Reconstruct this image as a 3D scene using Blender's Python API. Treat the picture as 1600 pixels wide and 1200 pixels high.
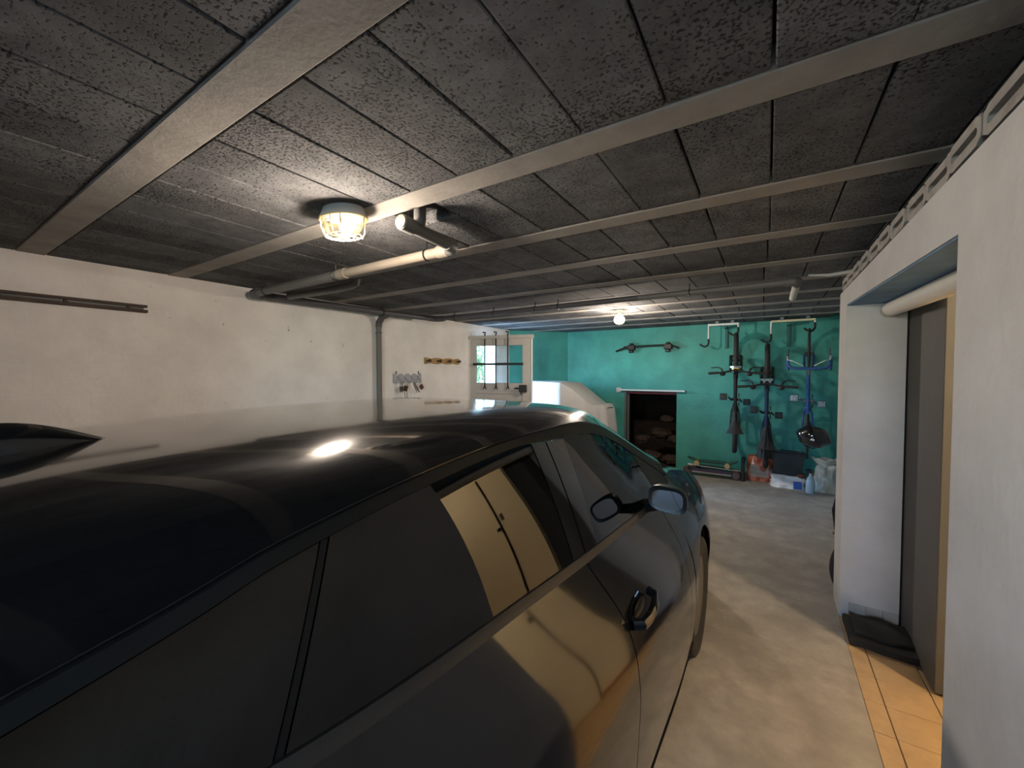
import bpy, bmesh, math, random
import numpy as np
from mathutils import Vector, Matrix, Euler
random.seed(7)
for o in list(bpy.data.objects): bpy.data.objects.remove(o)
scene = bpy.context.scene
COL = scene.collection
R = math.radians

# ------------------------------------------------------------------ camera
cam_d = bpy.data.cameras.new('camera')
cam_d.sensor_fit = 'HORIZONTAL'; cam_d.sensor_width = 36.0
cam_d.lens = 36.0 * 628.0 / 1600.0
cam_d.clip_start = 0.02; cam_d.clip_end = 200
cam = bpy.data.objects.new('camera', cam_d); COL.objects.link(cam)
cam.location = (0, 0, 1.55)
cam.rotation_euler = (R(90 - 1.7), 0, R(32.4))
scene.camera = cam

# ------------------------------------------------------------------ world, lights, exposure
SKY = 370.0
LAMP1 = 62.0
LAMP2 = 62.0
ROOM = 105.0
LCOL = (1.0, .84, .70)
world = bpy.data.worlds.new('world'); scene.world = world
world.use_nodes = True
wn = world.node_tree
wn.nodes.clear()
wo = wn.nodes.new('ShaderNodeOutputWorld'); wb = wn.nodes.new('ShaderNodeBackground')
sky = wn.nodes.new('ShaderNodeTexSky')
sky.sky_type = 'HOSEK_WILKIE'; sky.turbidity = 3.0; sky.ground_albedo = 0.3
sky.sun_direction = Vector((0.5, -0.5, 0.7)).normalized()
wn.links.new(sky.outputs[0], wb.inputs[0]); wb.inputs[1].default_value = SKY
wn.links.new(wb.outputs[0], wo.inputs[0])
scene.view_settings.view_transform = 'Standard'
scene.view_settings.look = 'None'
scene.view_settings.gamma = 1.0
scene.view_settings.use_curve_mapping = False
scene.view_settings.exposure = 0.0

def point_light(name, loc, watts, color, radius, parent=None):
    d = bpy.data.lights.new(name, 'POINT'); d.energy = watts; d.color = color; d.shadow_soft_size = radius
    o = bpy.data.objects.new(name, d); COL.objects.link(o); o.location = loc
    if parent: o.parent = parent
    return o

# portal: helps sampling of the sky through the side door only
pd = bpy.data.lights.new('sky_portal', 'AREA'); pd.shape = 'RECTANGLE'; pd.size = 0.66; pd.size_y = 2.05
pd.cycles.is_portal = True
po = bpy.data.objects.new('sky_portal', pd); COL.objects.link(po)
po.location = (-4.02, 5.17, 1.03); po.rotation_euler = (R(90), 0, R(-90))
pd2 = bpy.data.lights.new('rear_portal', 'AREA'); pd2.shape = 'RECTANGLE'; pd2.size = .85; pd2.size_y = .5
pd2.cycles.is_portal = True
po2 = bpy.data.objects.new('rear_portal', pd2); COL.objects.link(po2)
po2.location = (-.225, -2.39, 1.65); po2.rotation_euler = (R(90), 0, 0)

# ------------------------------------------------------------------ materials
MATS = {}
def nodes_of(m):
    m.use_nodes = True
    return m.node_tree, m.node_tree.nodes['Principled BSDF']

def mat(name, col, rough=0.6, metal=0.0, var=0.0, scale=4.0, bump=0.0, bscale=40.0, spec=0.5, coat=0.0,
        stain=None, stain_scale=3.0, stain_lo=0.55, stain_hi=0.7, emit=None, estr=0.0, world=True, detail=6.0, alpha=1.0, sheen=0.0):
    m = bpy.data.materials.new(name); nt, p = nodes_of(m)
    L = nt.links.new
    p.inputs['Base Color'].default_value = (*col, 1); p.inputs['Roughness'].default_value = rough
    p.inputs['Metallic'].default_value = metal; p.inputs['Specular IOR Level'].default_value = spec
    p.inputs['Coat Weight'].default_value = coat; p.inputs['Coat Roughness'].default_value = 0.03
    if sheen: p.inputs['Sheen Weight'].default_value = sheen
    if emit: p.inputs['Emission Color'].default_value = (*emit, 1); p.inputs['Emission Strength'].default_value = estr
    if world:
        g = nt.nodes.new('ShaderNodeNewGeometry'); vec = g.outputs['Position']
    else:
        g = nt.nodes.new('ShaderNodeTexCoord'); vec = g.outputs['Object']
    last = None
    if var > 0 or stain:
        n = nt.nodes.new('ShaderNodeTexNoise'); n.inputs['Scale'].default_value = scale; n.inputs['Detail'].default_value = detail
        n.inputs['Roughness'].default_value = 0.65
        L(vec, n.inputs['Vector'])
        r = nt.nodes.new('ShaderNodeValToRGB')
        r.color_ramp.elements[0].position = 0.3; r.color_ramp.elements[1].position = 0.7
        r.color_ramp.elements[0].color = (*[max(0, c * (1 - var)) for c in col], 1)
        r.color_ramp.elements[1].color = (*[min(1, c * (1 + var)) for c in col], 1)
        L(n.outputs['Fac'], r.inputs['Fac']); last = r.outputs['Color']
    if stain:
        n2 = nt.nodes.new('ShaderNodeTexNoise'); n2.inputs['Scale'].default_value = stain_scale; n2.inputs['Detail'].default_value = 8
        L(vec, n2.inputs['Vector'])
        r2 = nt.nodes.new('ShaderNodeValToRGB'); r2.color_ramp.elements[0].position = stain_lo; r2.color_ramp.elements[1].position = stain_hi
        L(n2.outputs['Fac'], r2.inputs['Fac'])
        mx = nt.nodes.new('ShaderNodeMix'); mx.data_type = 'RGBA'
        L(r2.outputs['Color'], mx.inputs[0]); L(last, mx.inputs[6]); mx.inputs[7].default_value = (*stain, 1)
        last = mx.outputs[2]
    if last is not None: L(last, p.inputs['Base Color'])
    if bump > 0:
        nb = nt.nodes.new('ShaderNodeTexNoise'); nb.inputs['Scale'].default_value = bscale; nb.inputs['Detail'].default_value = 5
        L(vec, nb.inputs['Vector'])
        b = nt.nodes.new('ShaderNodeBump'); b.inputs['Strength'].default_value = bump; b.inputs['Distance'].default_value = 0.01
        L(nb.outputs['Fac'], b.inputs['Height']); L(b.outputs['Normal'], p.inputs['Normal'])
    MATS[name] = m
    return m

def glass_mat(name, tint, rough=0.0, ior=1.5, boost=0.0):
    """thin pane: Fresnel mix of a clear tint and a mirror reflection"""
    m = bpy.data.materials.new(name); m.use_nodes = True; nt = m.node_tree; nt.nodes.clear()
    o = nt.nodes.new('ShaderNodeOutputMaterial'); mx = nt.nodes.new('ShaderNodeMixShader')
    t = nt.nodes.new('ShaderNodeBsdfTransparent'); t.inputs[0].default_value = (*tint, 1)
    g = nt.nodes.new('ShaderNodeBsdfGlossy'); g.inputs['Roughness'].default_value = rough; g.inputs[0].default_value = (1, 1, 1, 1)
    f = nt.nodes.new('ShaderNodeFresnel'); f.inputs['IOR'].default_value = ior
    nt.links.new(f.outputs[0], mx.inputs[0]); nt.links.new(t.outputs[0], mx.inputs[1]); nt.links.new(g.outputs[0], mx.inputs[2])
    nt.links.new(mx.outputs[0], o.inputs[0])
    MATS[name] = m
    return m

def concrete_block():
    m = bpy.data.materials.new('concrete_block'); nt, p = nodes_of(m); L = nt.links.new
    g = nt.nodes.new('ShaderNodeNewGeometry'); oi = nt.nodes.new('ShaderNodeObjectInfo')
    n = nt.nodes.new('ShaderNodeTexNoise'); n.inputs['Scale'].default_value = 9; n.inputs['Detail'].default_value = 8; n.inputs['Roughness'].default_value = .7
    L(g.outputs['Position'], n.inputs['Vector'])
    r = nt.nodes.new('ShaderNodeValToRGB')
    e = r.color_ramp.elements
    e[0].position = .25; e[0].color = (.064, .066, .069, 1); e[1].position = .72; e[1].color = (.170, .171, .174, 1)
    L(n.outputs['Fac'], r.inputs['Fac'])
    # per-block tone
    hsv = nt.nodes.new('ShaderNodeHueSaturation')
    mr = nt.nodes.new('ShaderNodeMapRange'); mr.inputs[3].default_value = .75; mr.inputs[4].default_value = 1.25
    L(oi.outputs['Random'], mr.inputs[0]); L(mr.outputs[0], hsv.inputs['Value']); L(r.outputs['Color'], hsv.inputs['Color'])
    # dark pits
    v = nt.nodes.new('ShaderNodeTexNoise'); v.inputs['Scale'].default_value = 105; v.inputs['Detail'].default_value = 3
    L(g.outputs['Position'], v.inputs['Vector'])
    n3 = nt.nodes.new('ShaderNodeTexNoise'); n3.inputs['Scale'].default_value = 2.3
    L(g.outputs['Position'], n3.inputs['Vector'])
    th = nt.nodes.new('ShaderNodeMath'); th.operation = 'MULTIPLY_ADD'; th.inputs[1].default_value = .35; th.inputs[2].default_value = -.17
    L(n3.outputs['Fac'], th.inputs[0])
    ad = nt.nodes.new('ShaderNodeMath'); ad.operation = 'ADD'; L(v.outputs['Fac'], ad.inputs[0]); L(th.outputs[0], ad.inputs[1])
    pr = nt.nodes.new('ShaderNodeValToRGB'); pe = pr.color_ramp.elements; pe[0].position = .36; pe[0].color = (.25, .25, .25, 1); pe[1].position = .46; pe[1].color = (1, 1, 1, 1)
    L(ad.outputs[0], pr.inputs['Fac'])
    mu = nt.nodes.new('ShaderNodeMix'); mu.data_type = 'RGBA'; mu.blend_type = 'MULTIPLY'; mu.inputs[0].default_value = 1
    L(hsv.outputs['Color'], mu.inputs[6]); L(pr.outputs['Color'], mu.inputs[7])
    # pale laitance streaks
    n4 = nt.nodes.new('ShaderNodeTexNoise'); n4.inputs['Scale'].default_value = 5; n4.inputs['Detail'].default_value = 10; n4.inputs['Roughness'].default_value = .8
    L(g.outputs['Position'], n4.inputs['Vector'])
    sr = nt.nodes.new('ShaderNodeValToRGB'); sr.color_ramp.elements[0].position = .64; sr.color_ramp.elements[1].position = .74
    L(n4.outputs['Fac'], sr.inputs['Fac'])
    m2 = nt.nodes.new('ShaderNodeMix'); m2.data_type = 'RGBA'; L(sr.outputs['Color'], m2.inputs[0]); L(mu.outputs[2], m2.inputs[6]); m2.inputs[7].default_value = (.33, .32, .30, 1)
    L(m2.outputs[2], p.inputs['Base Color'])
    p.inputs['Roughness'].default_value = .95; p.inputs['Specular IOR Level'].default_value = .2
    b = nt.nodes.new('ShaderNodeBump'); b.inputs['Strength'].default_value = .75; b.inputs['Distance'].default_value = .008
    L(pr.outputs['Color'], b.inputs['Height']); L(b.outputs['Normal'], p.inputs['Normal'])
    MATS['block'] = m

def painted_wall(name, col, line=0.0, speck=0.0, speckcol=(.2, .17, .13), rough=.85, var=.12, blockbump=.25, ax='XZ'):
    m = bpy.data.materials.new(name); nt, p = nodes_of(m); L = nt.links.new
    g = nt.nodes.new('ShaderNodeNewGeometry')
    sep = nt.nodes.new('ShaderNodeSeparateXYZ'); L(g.outputs['Position'], sep.inputs[0])
    cmb = nt.nodes.new('ShaderNodeCombineXYZ')
    L(sep.outputs['X' if ax == 'XZ' else 'Y'], cmb.inputs[0]); L(sep.outputs['Z'], cmb.inputs[1])
    n = nt.nodes.new('ShaderNodeTexNoise'); n.inputs['Scale'].default_value = 2.2; n.inputs['Detail'].default_value = 7; n.inputs['Roughness'].default_value = .6
    L(g.outputs['Position'], n.inputs['Vector'])
    r = nt.nodes.new('ShaderNodeValToRGB'); e = r.color_ramp.elements
    e[0].position = .3; e[1].position = .7
    e[0].color = (*[c * (1 - var) for c in col], 1); e[1].color = (*[min(1, c * (1 + var)) for c in col], 1)
    L(n.outputs['Fac'], r.inputs['Fac']); last = r.outputs['Color']
    if speck > 0:
        n2 = nt.nodes.new('ShaderNodeTexNoise'); n2.inputs['Scale'].default_value = 9; n2.inputs['Detail'].default_value = 6; n2.inputs['Roughness'].default_value = .75
        L(g.outputs['Position'], n2.inputs['Vector'])
        r2 = nt.nodes.new('ShaderNodeValToRGB'); r2.color_ramp.elements[0].position = speck; r2.color_ramp.elements[1].position = speck + .035
        L(n2.outputs['Fac'], r2.inputs['Fac'])
        mx = nt.nodes.new('ShaderNodeMix'); mx.data_type = 'RGBA'; L(r2.outputs['Color'], mx.inputs[0]); L(last, mx.inputs[6]); mx.inputs[7].default_value = (*speckcol, 1)
        last = mx.outputs[2]
    L(last, p.inputs['Base Color']); p.inputs['Roughness'].default_value = rough; p.inputs['Specular IOR Level'].default_value = .3
    br = nt.nodes.new('ShaderNodeTexBrick'); br.inputs['Scale'].default_value = 1; br.inputs['Mortar Size'].default_value = .012
    br.inputs['Brick Width'].default_value = .5; br.inputs['Row Height'].default_value = .2; br.inputs['Mortar Smooth'].default_value = 1
    br.inputs['Color1'].default_value = (1, 1, 1, 1); br.inputs['Color2'].default_value = (.93, .93, .93, 1); br.inputs['Mortar'].default_value = (.6, .6, .6, 1)
    L(cmb.outputs[0], br.inputs['Vector'])
    nb = nt.nodes.new('ShaderNodeTexNoise'); nb.inputs['Scale'].default_value = 30; nb.inputs['Detail'].default_value = 6
    L(g.outputs['Position'], nb.inputs['Vector'])
    b1 = nt.nodes.new('ShaderNodeBump'); b1.inputs['Strength'].default_value = blockbump; b1.inputs['Distance'].default_value = .006
    L(br.outputs['Color'], b1.inputs['Height'])
    b2 = nt.nodes.new('ShaderNodeBump'); b2.inputs['Strength'].default_value = .35; b2.inputs['Distance'].default_value = .008
    L(nb.outputs['Fac'], b2.inputs['Height']); L(b1.outputs['Normal'], b2.inputs['Normal']); L(b2.outputs['Normal'], p.inputs['Normal'])
    MATS[name] = m

concrete_block()
painted_wall('white_wall', (.77, .735, .70), speck=.665, ax='YZ')
painted_wall('grey_plaster', (.56, .55, .55), speck=.70, ax='YZ', blockbump=.08)
painted_wall('teal_wall', (.058, .30, .257), speck=.69, speckcol=(.16, .42, .38), ax='XZ', var=.22, rough=.55)
mat('beam', (.28, .262, .235), .9, var=.18, scale=6, bump=.15, bscale=60)
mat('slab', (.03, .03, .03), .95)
mat('floor', (.37, .335, .29), .75, var=.22, scale=7.0, bump=.25, bscale=30, stain=(.27, .245, .21), stain_scale=2.6, stain_lo=.45, stain_hi=.75, detail=12)
mat('tile', (.50, .34, .18), .45, var=.15, scale=7, bump=.03)
mat('grout', (.30, .22, .14), .9)
mat('room_wall', (.80, .74, .60), .85)
mat('room_wood', (.20, .12, .06), .5, var=.5, scale=9)
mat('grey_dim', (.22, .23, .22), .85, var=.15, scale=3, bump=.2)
mat('room_dark', (.045, .036, .03), .7)
mat('terracotta', (.42, .20, .10), .5, var=.1)
mat('soffit_blue', (.10, .20, .34), .8, var=.25, scale=5, bump=.1)
mat('grey_panel', (.10, .097, .092), .75, var=.1, scale=3)
mat('white_plastic', (.70, .69, .66), .5)
mat('skirting_tile', (.45, .44, .42), .45, var=.15, scale=12)
mat('brick_grey', (.33, .31, .29), .9, var=.25, scale=14, bump=.5, bscale=50)
mat('dark_wood', (.045, .032, .022), .7, var=.3, scale=10, bump=.1)
mat('rust_metal', (.06, .04, .03), .7, var=.4, scale=14, bump=.2)
mat('pipe_grey', (.135, .13, .125), .5)
mat('pipe_beige', (.26, .225, .18), .5, var=.1)
mat('pipe_dark', (.075, .072, .08), .5)
mat('pipe_white', (.62, .60, .56), .45)
mat('black_metal', (.012, .012, .012), .45)
mat('black_plastic', (.014, .014, .015), .5)
mat('black_rubber', (.018, .017, .016), .85, bump=.1)
mat('tyre', (.022, .020, .018), .85, bump=.2, bscale=80)
mat('chrome', (.7, .7, .7), .2, metal=1)
mat('alu', (.55, .55, .56), .35, metal=1)
mat('steel_dark', (.16, .16, .17), .4, metal=1)
mat('white_metal', (.72, .72, .70), .5)
mat('cream_metal', (.62, .56, .36), .5, var=.2)
mat('teal_metal', (.03, .12, .12), .6)
mat('white_door', (.50, .47, .44), .6, var=.05)
mat('white_frame', (.75, .75, .74), .55)
mat('sheet', (.46, .455, .445), .9, var=.05)
mat('lamp_base', (.50, .50, .48), .5)
mat('cage', (.75, .60, .30), .4)
mat('bulb', (1, .9, .7), .4, emit=(1.0, .80, .48), estr=28)
mat('room_bulb', (1, .9, .7), .4, emit=(1.0, .80, .5), estr=12)
mat('magenta', (.12, .012, .02), .6)
mat('door_grey', (.10, .11, .11), .7)
mat('sill', (.70, .76, .76), .5)
mat('rock', (.055, .038, .028), .95, var=.4, scale=8, bump=.6, bscale=20)
mat('earth', (.035, .026, .02), .95, var=.4, scale=5, bump=.6, bscale=10)
mat('blue_frame', (.02, .07, .25), .25, coat=.5)
mat('navy_frame', (.012, .03, .07), .3, coat=.4)
mat('black_frame', (.012, .013, .015), .3, coat=.4)
mat('blue_tape', (.02, .07, .22), .7)
mat('yellow', (.7, .42, .02), .5)
mat('wheel_cream', (.42, .36, .18), .5)
mat('orange_bag', (.38, .10, .05), .4, var=.3, scale=9)
mat('bag_print', (.30, .24, .20), .45, var=.4, scale=12)
mat('white_bag', (.70, .70, .70), .45, var=.06)
mat('blue_print', (.03, .10, .40), .4)
mat('sack', (.52, .56, .52), .35, var=.15, scale=9)
mat('crate', (.018, .026, .030), .45)
mat('bottle', (.35, .45, .52), .2)
mat('red_brown', (.10, .03, .02), .5)
mat('key_rack', (.36, .36, .40), .4)
mat('brass', (.35, .25, .10), .35, metal=1)
mat('wood', (.36, .22, .08), .55, var=.25, scale=20)
mat('red', (.45, .05, .03), .5)
mat('green_leaf', (.045, .085, .03), .7, var=.5, scale=12)
mat('outside_ground', (.35, .33, .30), .9, var=.1)
mat('outside_wall', (.75, .73, .70), .9)
mat('switch', (.55, .50, .46), .5)
mat('scooter_purple', (.05, .04, .08), .4)
mat('silver', (.5, .5, .52), .35, metal=.8)
mat('black_fabric', (.012, .012, .013), .9)
mat('helmet', (.008, .008, .010), .12, coat=.8)
mat('white_print', (.8, .8, .8), .5)
mat('tube_white', (.62, .60, .55), .6, var=.06)
# car
mat('paint', (.005, .005, .0055), .2, spec=.1, coat=1.0)
mat('car_black', (.007, .007, .007), .38, spec=.25)
mat('pillar_gloss', (.006, .006, .006), .06, coat=.6)
mat('car_under', (.006, .006, .006), .8)
mat('belt_trim', (.05, .046, .042), .42, metal=.5)
mat('alloy', (.20, .18, .16), .4, metal=.7)
mat('seat_cloth', (.02, .02, .022), .9)
mat('dash', (.02, .02, .02), .7)
mat('headlamp', (.5, .5, .5), .1)
mat('tail_red', (.25, .01, .01), .15)
mat('mirror_glass', (.85, .85, .85), .02, metal=1)
mat('amber', (.6, .25, .03), .3)
mat('plate', (.7, .7, .68), .5)
mat('headliner', (.25, .24, .22), .9)
glass_mat('pane', (.90, .95, .95))
glass_mat('lamp_glass', (.95, .93, .88), rough=.1)
glass_mat('car_glass', (.42, .47, .45), ior=1.6)
glass_mat('privacy_glass', (.035, .037, .037), ior=1.5)

def dust(name):
    """car paint gets slightly uneven gloss from dust"""
    m = MATS[name]; nt = m.node_tree; p = nt.nodes['Principled BSDF']
    g = nt.nodes.new('ShaderNodeNewGeometry'); n = nt.nodes.new('ShaderNodeTexNoise'); n.inputs['Scale'].default_value = 6; n.inputs['Detail'].default_value = 8
    nt.links.new(g.outputs['Position'], n.inputs['Vector'])
    mr = nt.nodes.new('ShaderNodeMapRange'); mr.inputs[1].default_value = .3; mr.inputs[2].default_value = .75; mr.inputs[3].default_value = .03; mr.inputs[4].default_value = .11
    nt.links.new(n.outputs['Fac'], mr.inputs[0]); nt.links.new(mr.outputs[0], p.inputs['Coat Roughness'])
dust('paint')
MATS['paint'].node_tree.nodes['Principled BSDF'].inputs['Coat IOR'].default_value = 1.5

# ------------------------------------------------------------------ mesh helpers
class MB:
    def __init__(s): s.v = []; s.f = []
    def add(s, vs, fs):
        n = len(s.v); s.v += [tuple(v) for v in vs]; s.f += [tuple(i + n for i in f) for f in fs]; return s
    def box(s, x0, x1, y0, y1, z0, z1, M=None, b=0.0):
        if b > 0:
            b = min(b, (x1 - x0) * .45, (y1 - y0) * .45, (z1 - z0) * .45)
            vs = []; idx = {}
            for ix in (0, 1):
                for iy in (0, 1):
                    for iz in (0, 1):
                        c = [(x0, x1)[ix], (y0, y1)[iy], (z0, z1)[iz]]
                        sg = [1 if k == 0 else -1 for k in (ix, iy, iz)]
                        for ax in range(3):
                            p = [c[k] + (0 if k == ax else sg[k] * b) for k in range(3)]
                            idx[(ix, iy, iz, ax)] = len(vs); vs.append(p)
            fs = []
            for ax in range(3):
                o = [k for k in range(3) if k != ax]
                for side in (0, 1):
                    q = []
                    for (a, c) in ((0, 0), (1, 0), (1, 1), (0, 1)):
                        k = [0, 0, 0]; k[ax] = side; k[o[0]] = a; k[o[1]] = c; q.append(idx[(*k, ax)])
                    fs.append(q)
            for ax in range(3):   # edges along ax
                o = [k for k in range(3) if k != ax]
                for a in (0, 1):
                    for c in (0, 1):
                        k0 = [0, 0, 0]; k0[o[0]] = a; k0[o[1]] = c; k1 = list(k0); k1[ax] = 1
                        fs.append([idx[(*k0, o[0])], idx[(*k1, o[0])], idx[(*k1, o[1])], idx[(*k0, o[1])]])
            for ix in (0, 1):
                for iy in (0, 1):
                    for iz in (0, 1): fs.append([idx[(ix, iy, iz, a)] for a in range(3)])
        else:
            vs = [(x0, y0, z0), (x1, y0, z0), (x1, y1, z0), (x0, y1, z0), (x0, y0, z1), (x1, y0, z1), (x1, y1, z1), (x0, y1, z1)]
            fs = [(0, 3, 2, 1), (4, 5, 6, 7), (0, 1, 5, 4), (1, 2, 6, 5), (2, 3, 7, 6), (3, 0, 4, 7)]
        if M is not None: vs = [M @ Vector(v) for v in vs]
        return s.add(vs, fs)
    def tube(s, pts, r, n=10, closed=False, cap=True, flat=1.0):
        pts = [Vector(p) for p in pts]; m = len(pts)
        rs = r if isinstance(r, (list, tuple)) else [r] * m
        tang = []
        for i in range(m):
            if closed: t = pts[(i + 1) % m] - pts[i - 1]
            else: t = pts[min(i + 1, m - 1)] - pts[max(i - 1, 0)]
            if t.length < 1e-9: t = Vector((0, 0, 1))
            tang.append(t.normalized())
        a = Vector((0, 0, 1)) if abs(tang[0].z) < .9 else Vector((1, 0, 0))
        nrm = (a - tang[0] * a.dot(tang[0])).normalized()
        vs = []; base = 0
        for i in range(m):
            t = tang[i]; nrm = (nrm - t * nrm.dot(t))
            nrm = nrm.normalized() if nrm.length > 1e-6 else t.orthogonal().normalized()
            bn = t.cross(nrm)
            for k in range(n):
                an = 2 * math.pi * k / n
                vs.append(pts[i] + (nrm * math.cos(an) * flat + bn * math.sin(an)) * rs[i])
        fs = []
        for i in range(m if closed else m - 1):
            j = (i + 1) % m
            for k in range(n): fs.append((i * n + k, i * n + (k + 1) % n, j * n + (k + 1) % n, j * n + k))
        if cap and not closed:
            fs.append(tuple(reversed(range(n)))); fs.append(tuple((m - 1) * n + k for k in range(n)))
        return s.add(vs, fs)
    def lathe(s, prof, n=24, M=None, sx=1.0, sy=1.0):
        vs = []; m = len(prof)
        for (r, z) in prof:
            for k in range(n):
                a = 2 * math.pi * k / n; vs.append(Vector((r * math.cos(a) * sx, r * math.sin(a) * sy, z)))
        fs = []
        for i in range(m - 1):
            for k in range(n): fs.append((i * n + k, i * n + (k + 1) % n, (i + 1) * n + (k + 1) % n, (i + 1) * n + k))
        if prof[0][0] > 1e-6: fs.append(tuple(reversed(range(n))))
        if prof[-1][0] > 1e-6: fs.append(tuple((m - 1) * n + k for k in range(n)))
        if M is not None: vs = [M @ v for v in vs]
        return s.add(vs, fs)
    def prism(s, poly, axis, a, b):
        n = len(poly); vs = []
        for d in (a, b):
            for (p, q) in poly:
                vs.append({'x': (d, p, q), 'y': (p, d, q), 'z': (p, q, d)}[axis])
        fs = [tuple(range(n)), tuple(range(2 * n - 1, n - 1, -1))] + [(i, i + n, (i + 1) % n + n, (i + 1) % n) for i in range(n)]
        return s.add(vs, fs)
    def grid(s, fn, nu, nv, thick=None):
        """fn(u,v)->(x,y,z), u,v in 0..1; thick = inward offset vector or function(p)->vector; closed shell"""
        P = [[Vector(fn(i / nu, j / nv)) for i in range(nu + 1)] for j in range(nv + 1)]
        W = nu + 1; vs = [p for row in P for p in row]
        fs = [(j * W + i, j * W + i + 1, (j + 1) * W + i + 1, (j + 1) * W + i) for j in range(nv) for i in range(nu)]
        if thick is not None:
            N = len(vs)
            vs = vs + [p + Vector(thick(p) if callable(thick) else thick) for p in vs]
            fs2 = [tuple(reversed([k + N for k in f])) for f in fs]
            rim = [i for i in range(W)] + [j * W + nu for j in range(1, nv + 1)] + [nv * W + i for i in range(nu - 1, -1, -1)] + [j * W for j in range(nv - 1, 0, -1)]
            fs3 = [(rim[k], rim[k] + N, rim[(k + 1) % len(rim)] + N, rim[(k + 1) % len(rim)]) for k in range(len(rim))]
            fs = fs + fs2 + fs3
        return s.add(vs, fs)
    def ball(s, c, rx, ry, rz, n=16, m=10, jit=0.0):
        prof = []
        vs = []
        for i in range(m + 1):
            t = math.pi * i / m
            for k in range(n):
                a = 2 * math.pi * k / n
                j = 1 + (random.uniform(-jit, jit) if 0 < i < m else 0)
                vs.append((c[0] + rx * math.sin(t) * math.cos(a) * j, c[1] + ry * math.sin(t) * math.sin(a) * j, c[2] - rz * math.cos(t) * j))
        fs = [(i * n + k, i * n + (k + 1) % n, (i + 1) * n + (k + 1) % n, (i + 1) * n + k) for i in range(m) for k in range(n)]
        return s.add(vs, fs)
    def mesh(s, name, material, smooth=False, ang=35):
        me = bpy.data.meshes.new(name); me.from_pydata(s.v, [], s.f)
        bm = bmesh.new(); bm.from_mesh(me)
        bmesh.ops.remove_doubles(bm, verts=bm.verts, dist=1e-5)
        bmesh.ops.recalc_face_normals(bm, faces=bm.faces)
        if smooth:
            for f in bm.faces: f.smooth = True
            for e in bm.edges:
                if len(e.link_faces) == 2 and e.calc_face_angle(0) > R(ang): e.smooth = False
        bm.to_mesh(me); bm.free()
        me.materials.append(MATS[material])
        return me
    def build(s, name, material, parent=None, smooth=False, ang=35):
        o = bpy.data.objects.new(name, s.mesh(name, material, smooth, ang)); COL.objects.link(o)
        if parent: o.parent = parent
        return o

def tag(o, label, cat, group=None):
    o['label'] = label; o['category'] = cat
    if group: o['group'] = group
    return o
def struct(o, label=None):
    o['kind'] = 'structure'
    if label: o['label'] = label
    return o
def empty(name, loc=(0, 0, 0), rot=(0, 0, 0)):
    o = bpy.data.objects.new(name, None); COL.objects.link(o); o.location = loc; o.rotation_euler = rot
    o.empty_display_size = .1
    return o
def copy_obj(src, parent, loc=None, rot=None):
    c = src.copy(); COL.objects.link(c); c.parent = parent
    if loc is not None: c.location = loc
    if rot is not None: c.rotation_euler = rot
    return c
def pchip(xs, ys):
    xs = np.array(xs, float); ys = np.array(ys, float)
    if xs[0] > xs[-1]: xs = xs[::-1]; ys = ys[::-1]
    h = np.diff(xs); d = np.diff(ys) / h; m = np.zeros(len(xs))
    m[0] = d[0]; m[-1] = d[-1]
    for i in range(1, len(xs) - 1):
        if d[i - 1] * d[i] > 0:
            w1 = 2 * h[i] + h[i - 1]; w2 = h[i] + 2 * h[i - 1]; m[i] = (w1 + w2) / (w1 / d[i - 1] + w2 / d[i])
    def f(x):
        if x <= xs[0]: return float(ys[0] + m[0] * (x - xs[0]))
        if x >= xs[-1]: return float(ys[-1] + m[-1] * (x - xs[-1]))
        i = int(np.searchsorted(xs, x) - 1); i = max(0, min(i, len(h) - 1)); t = (x - xs[i]) / h[i]
        return float((2 * t**3 - 3 * t**2 + 1) * ys[i] + (t**3 - 2 * t**2 + t) * h[i] * m[i] + (-2 * t**3 + 3 * t**2) * ys[i + 1] + (t**3 - t**2) * h[i] * m[i + 1])
    return f
def lerp(a, b, t): return a + (b - a) * t
def arc(c, r, a0, a1, n, ax='xz'):
    out = []
    for i in range(n + 1):
        a = R(lerp(a0, a1, i / n)); p, q = r * math.cos(a), r * math.sin(a)
        out.append({'xz': (c[0] + p, c[1], c[2] + q), 'yz': (c[0], c[1] + p, c[2] + q), 'xy': (c[0] + p, c[1] + q, c[2])}[ax])
    return out

# ================================================================== STRUCTURE
XL, YB, ZC, XR, YR = -3.8, 6.8, 2.28, 0.41, -2.3     # left wall, back wall, ceiling, right wall face, rear
# ---- floor
struct(MB().box(XL - .3, XR, YR - .1, YB + .1, -.15, 0).box(XR, .95, 3.24, YB + .1, -.15, 0).build('floor', 'floor'), 'worn beige concrete garage floor')
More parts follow.
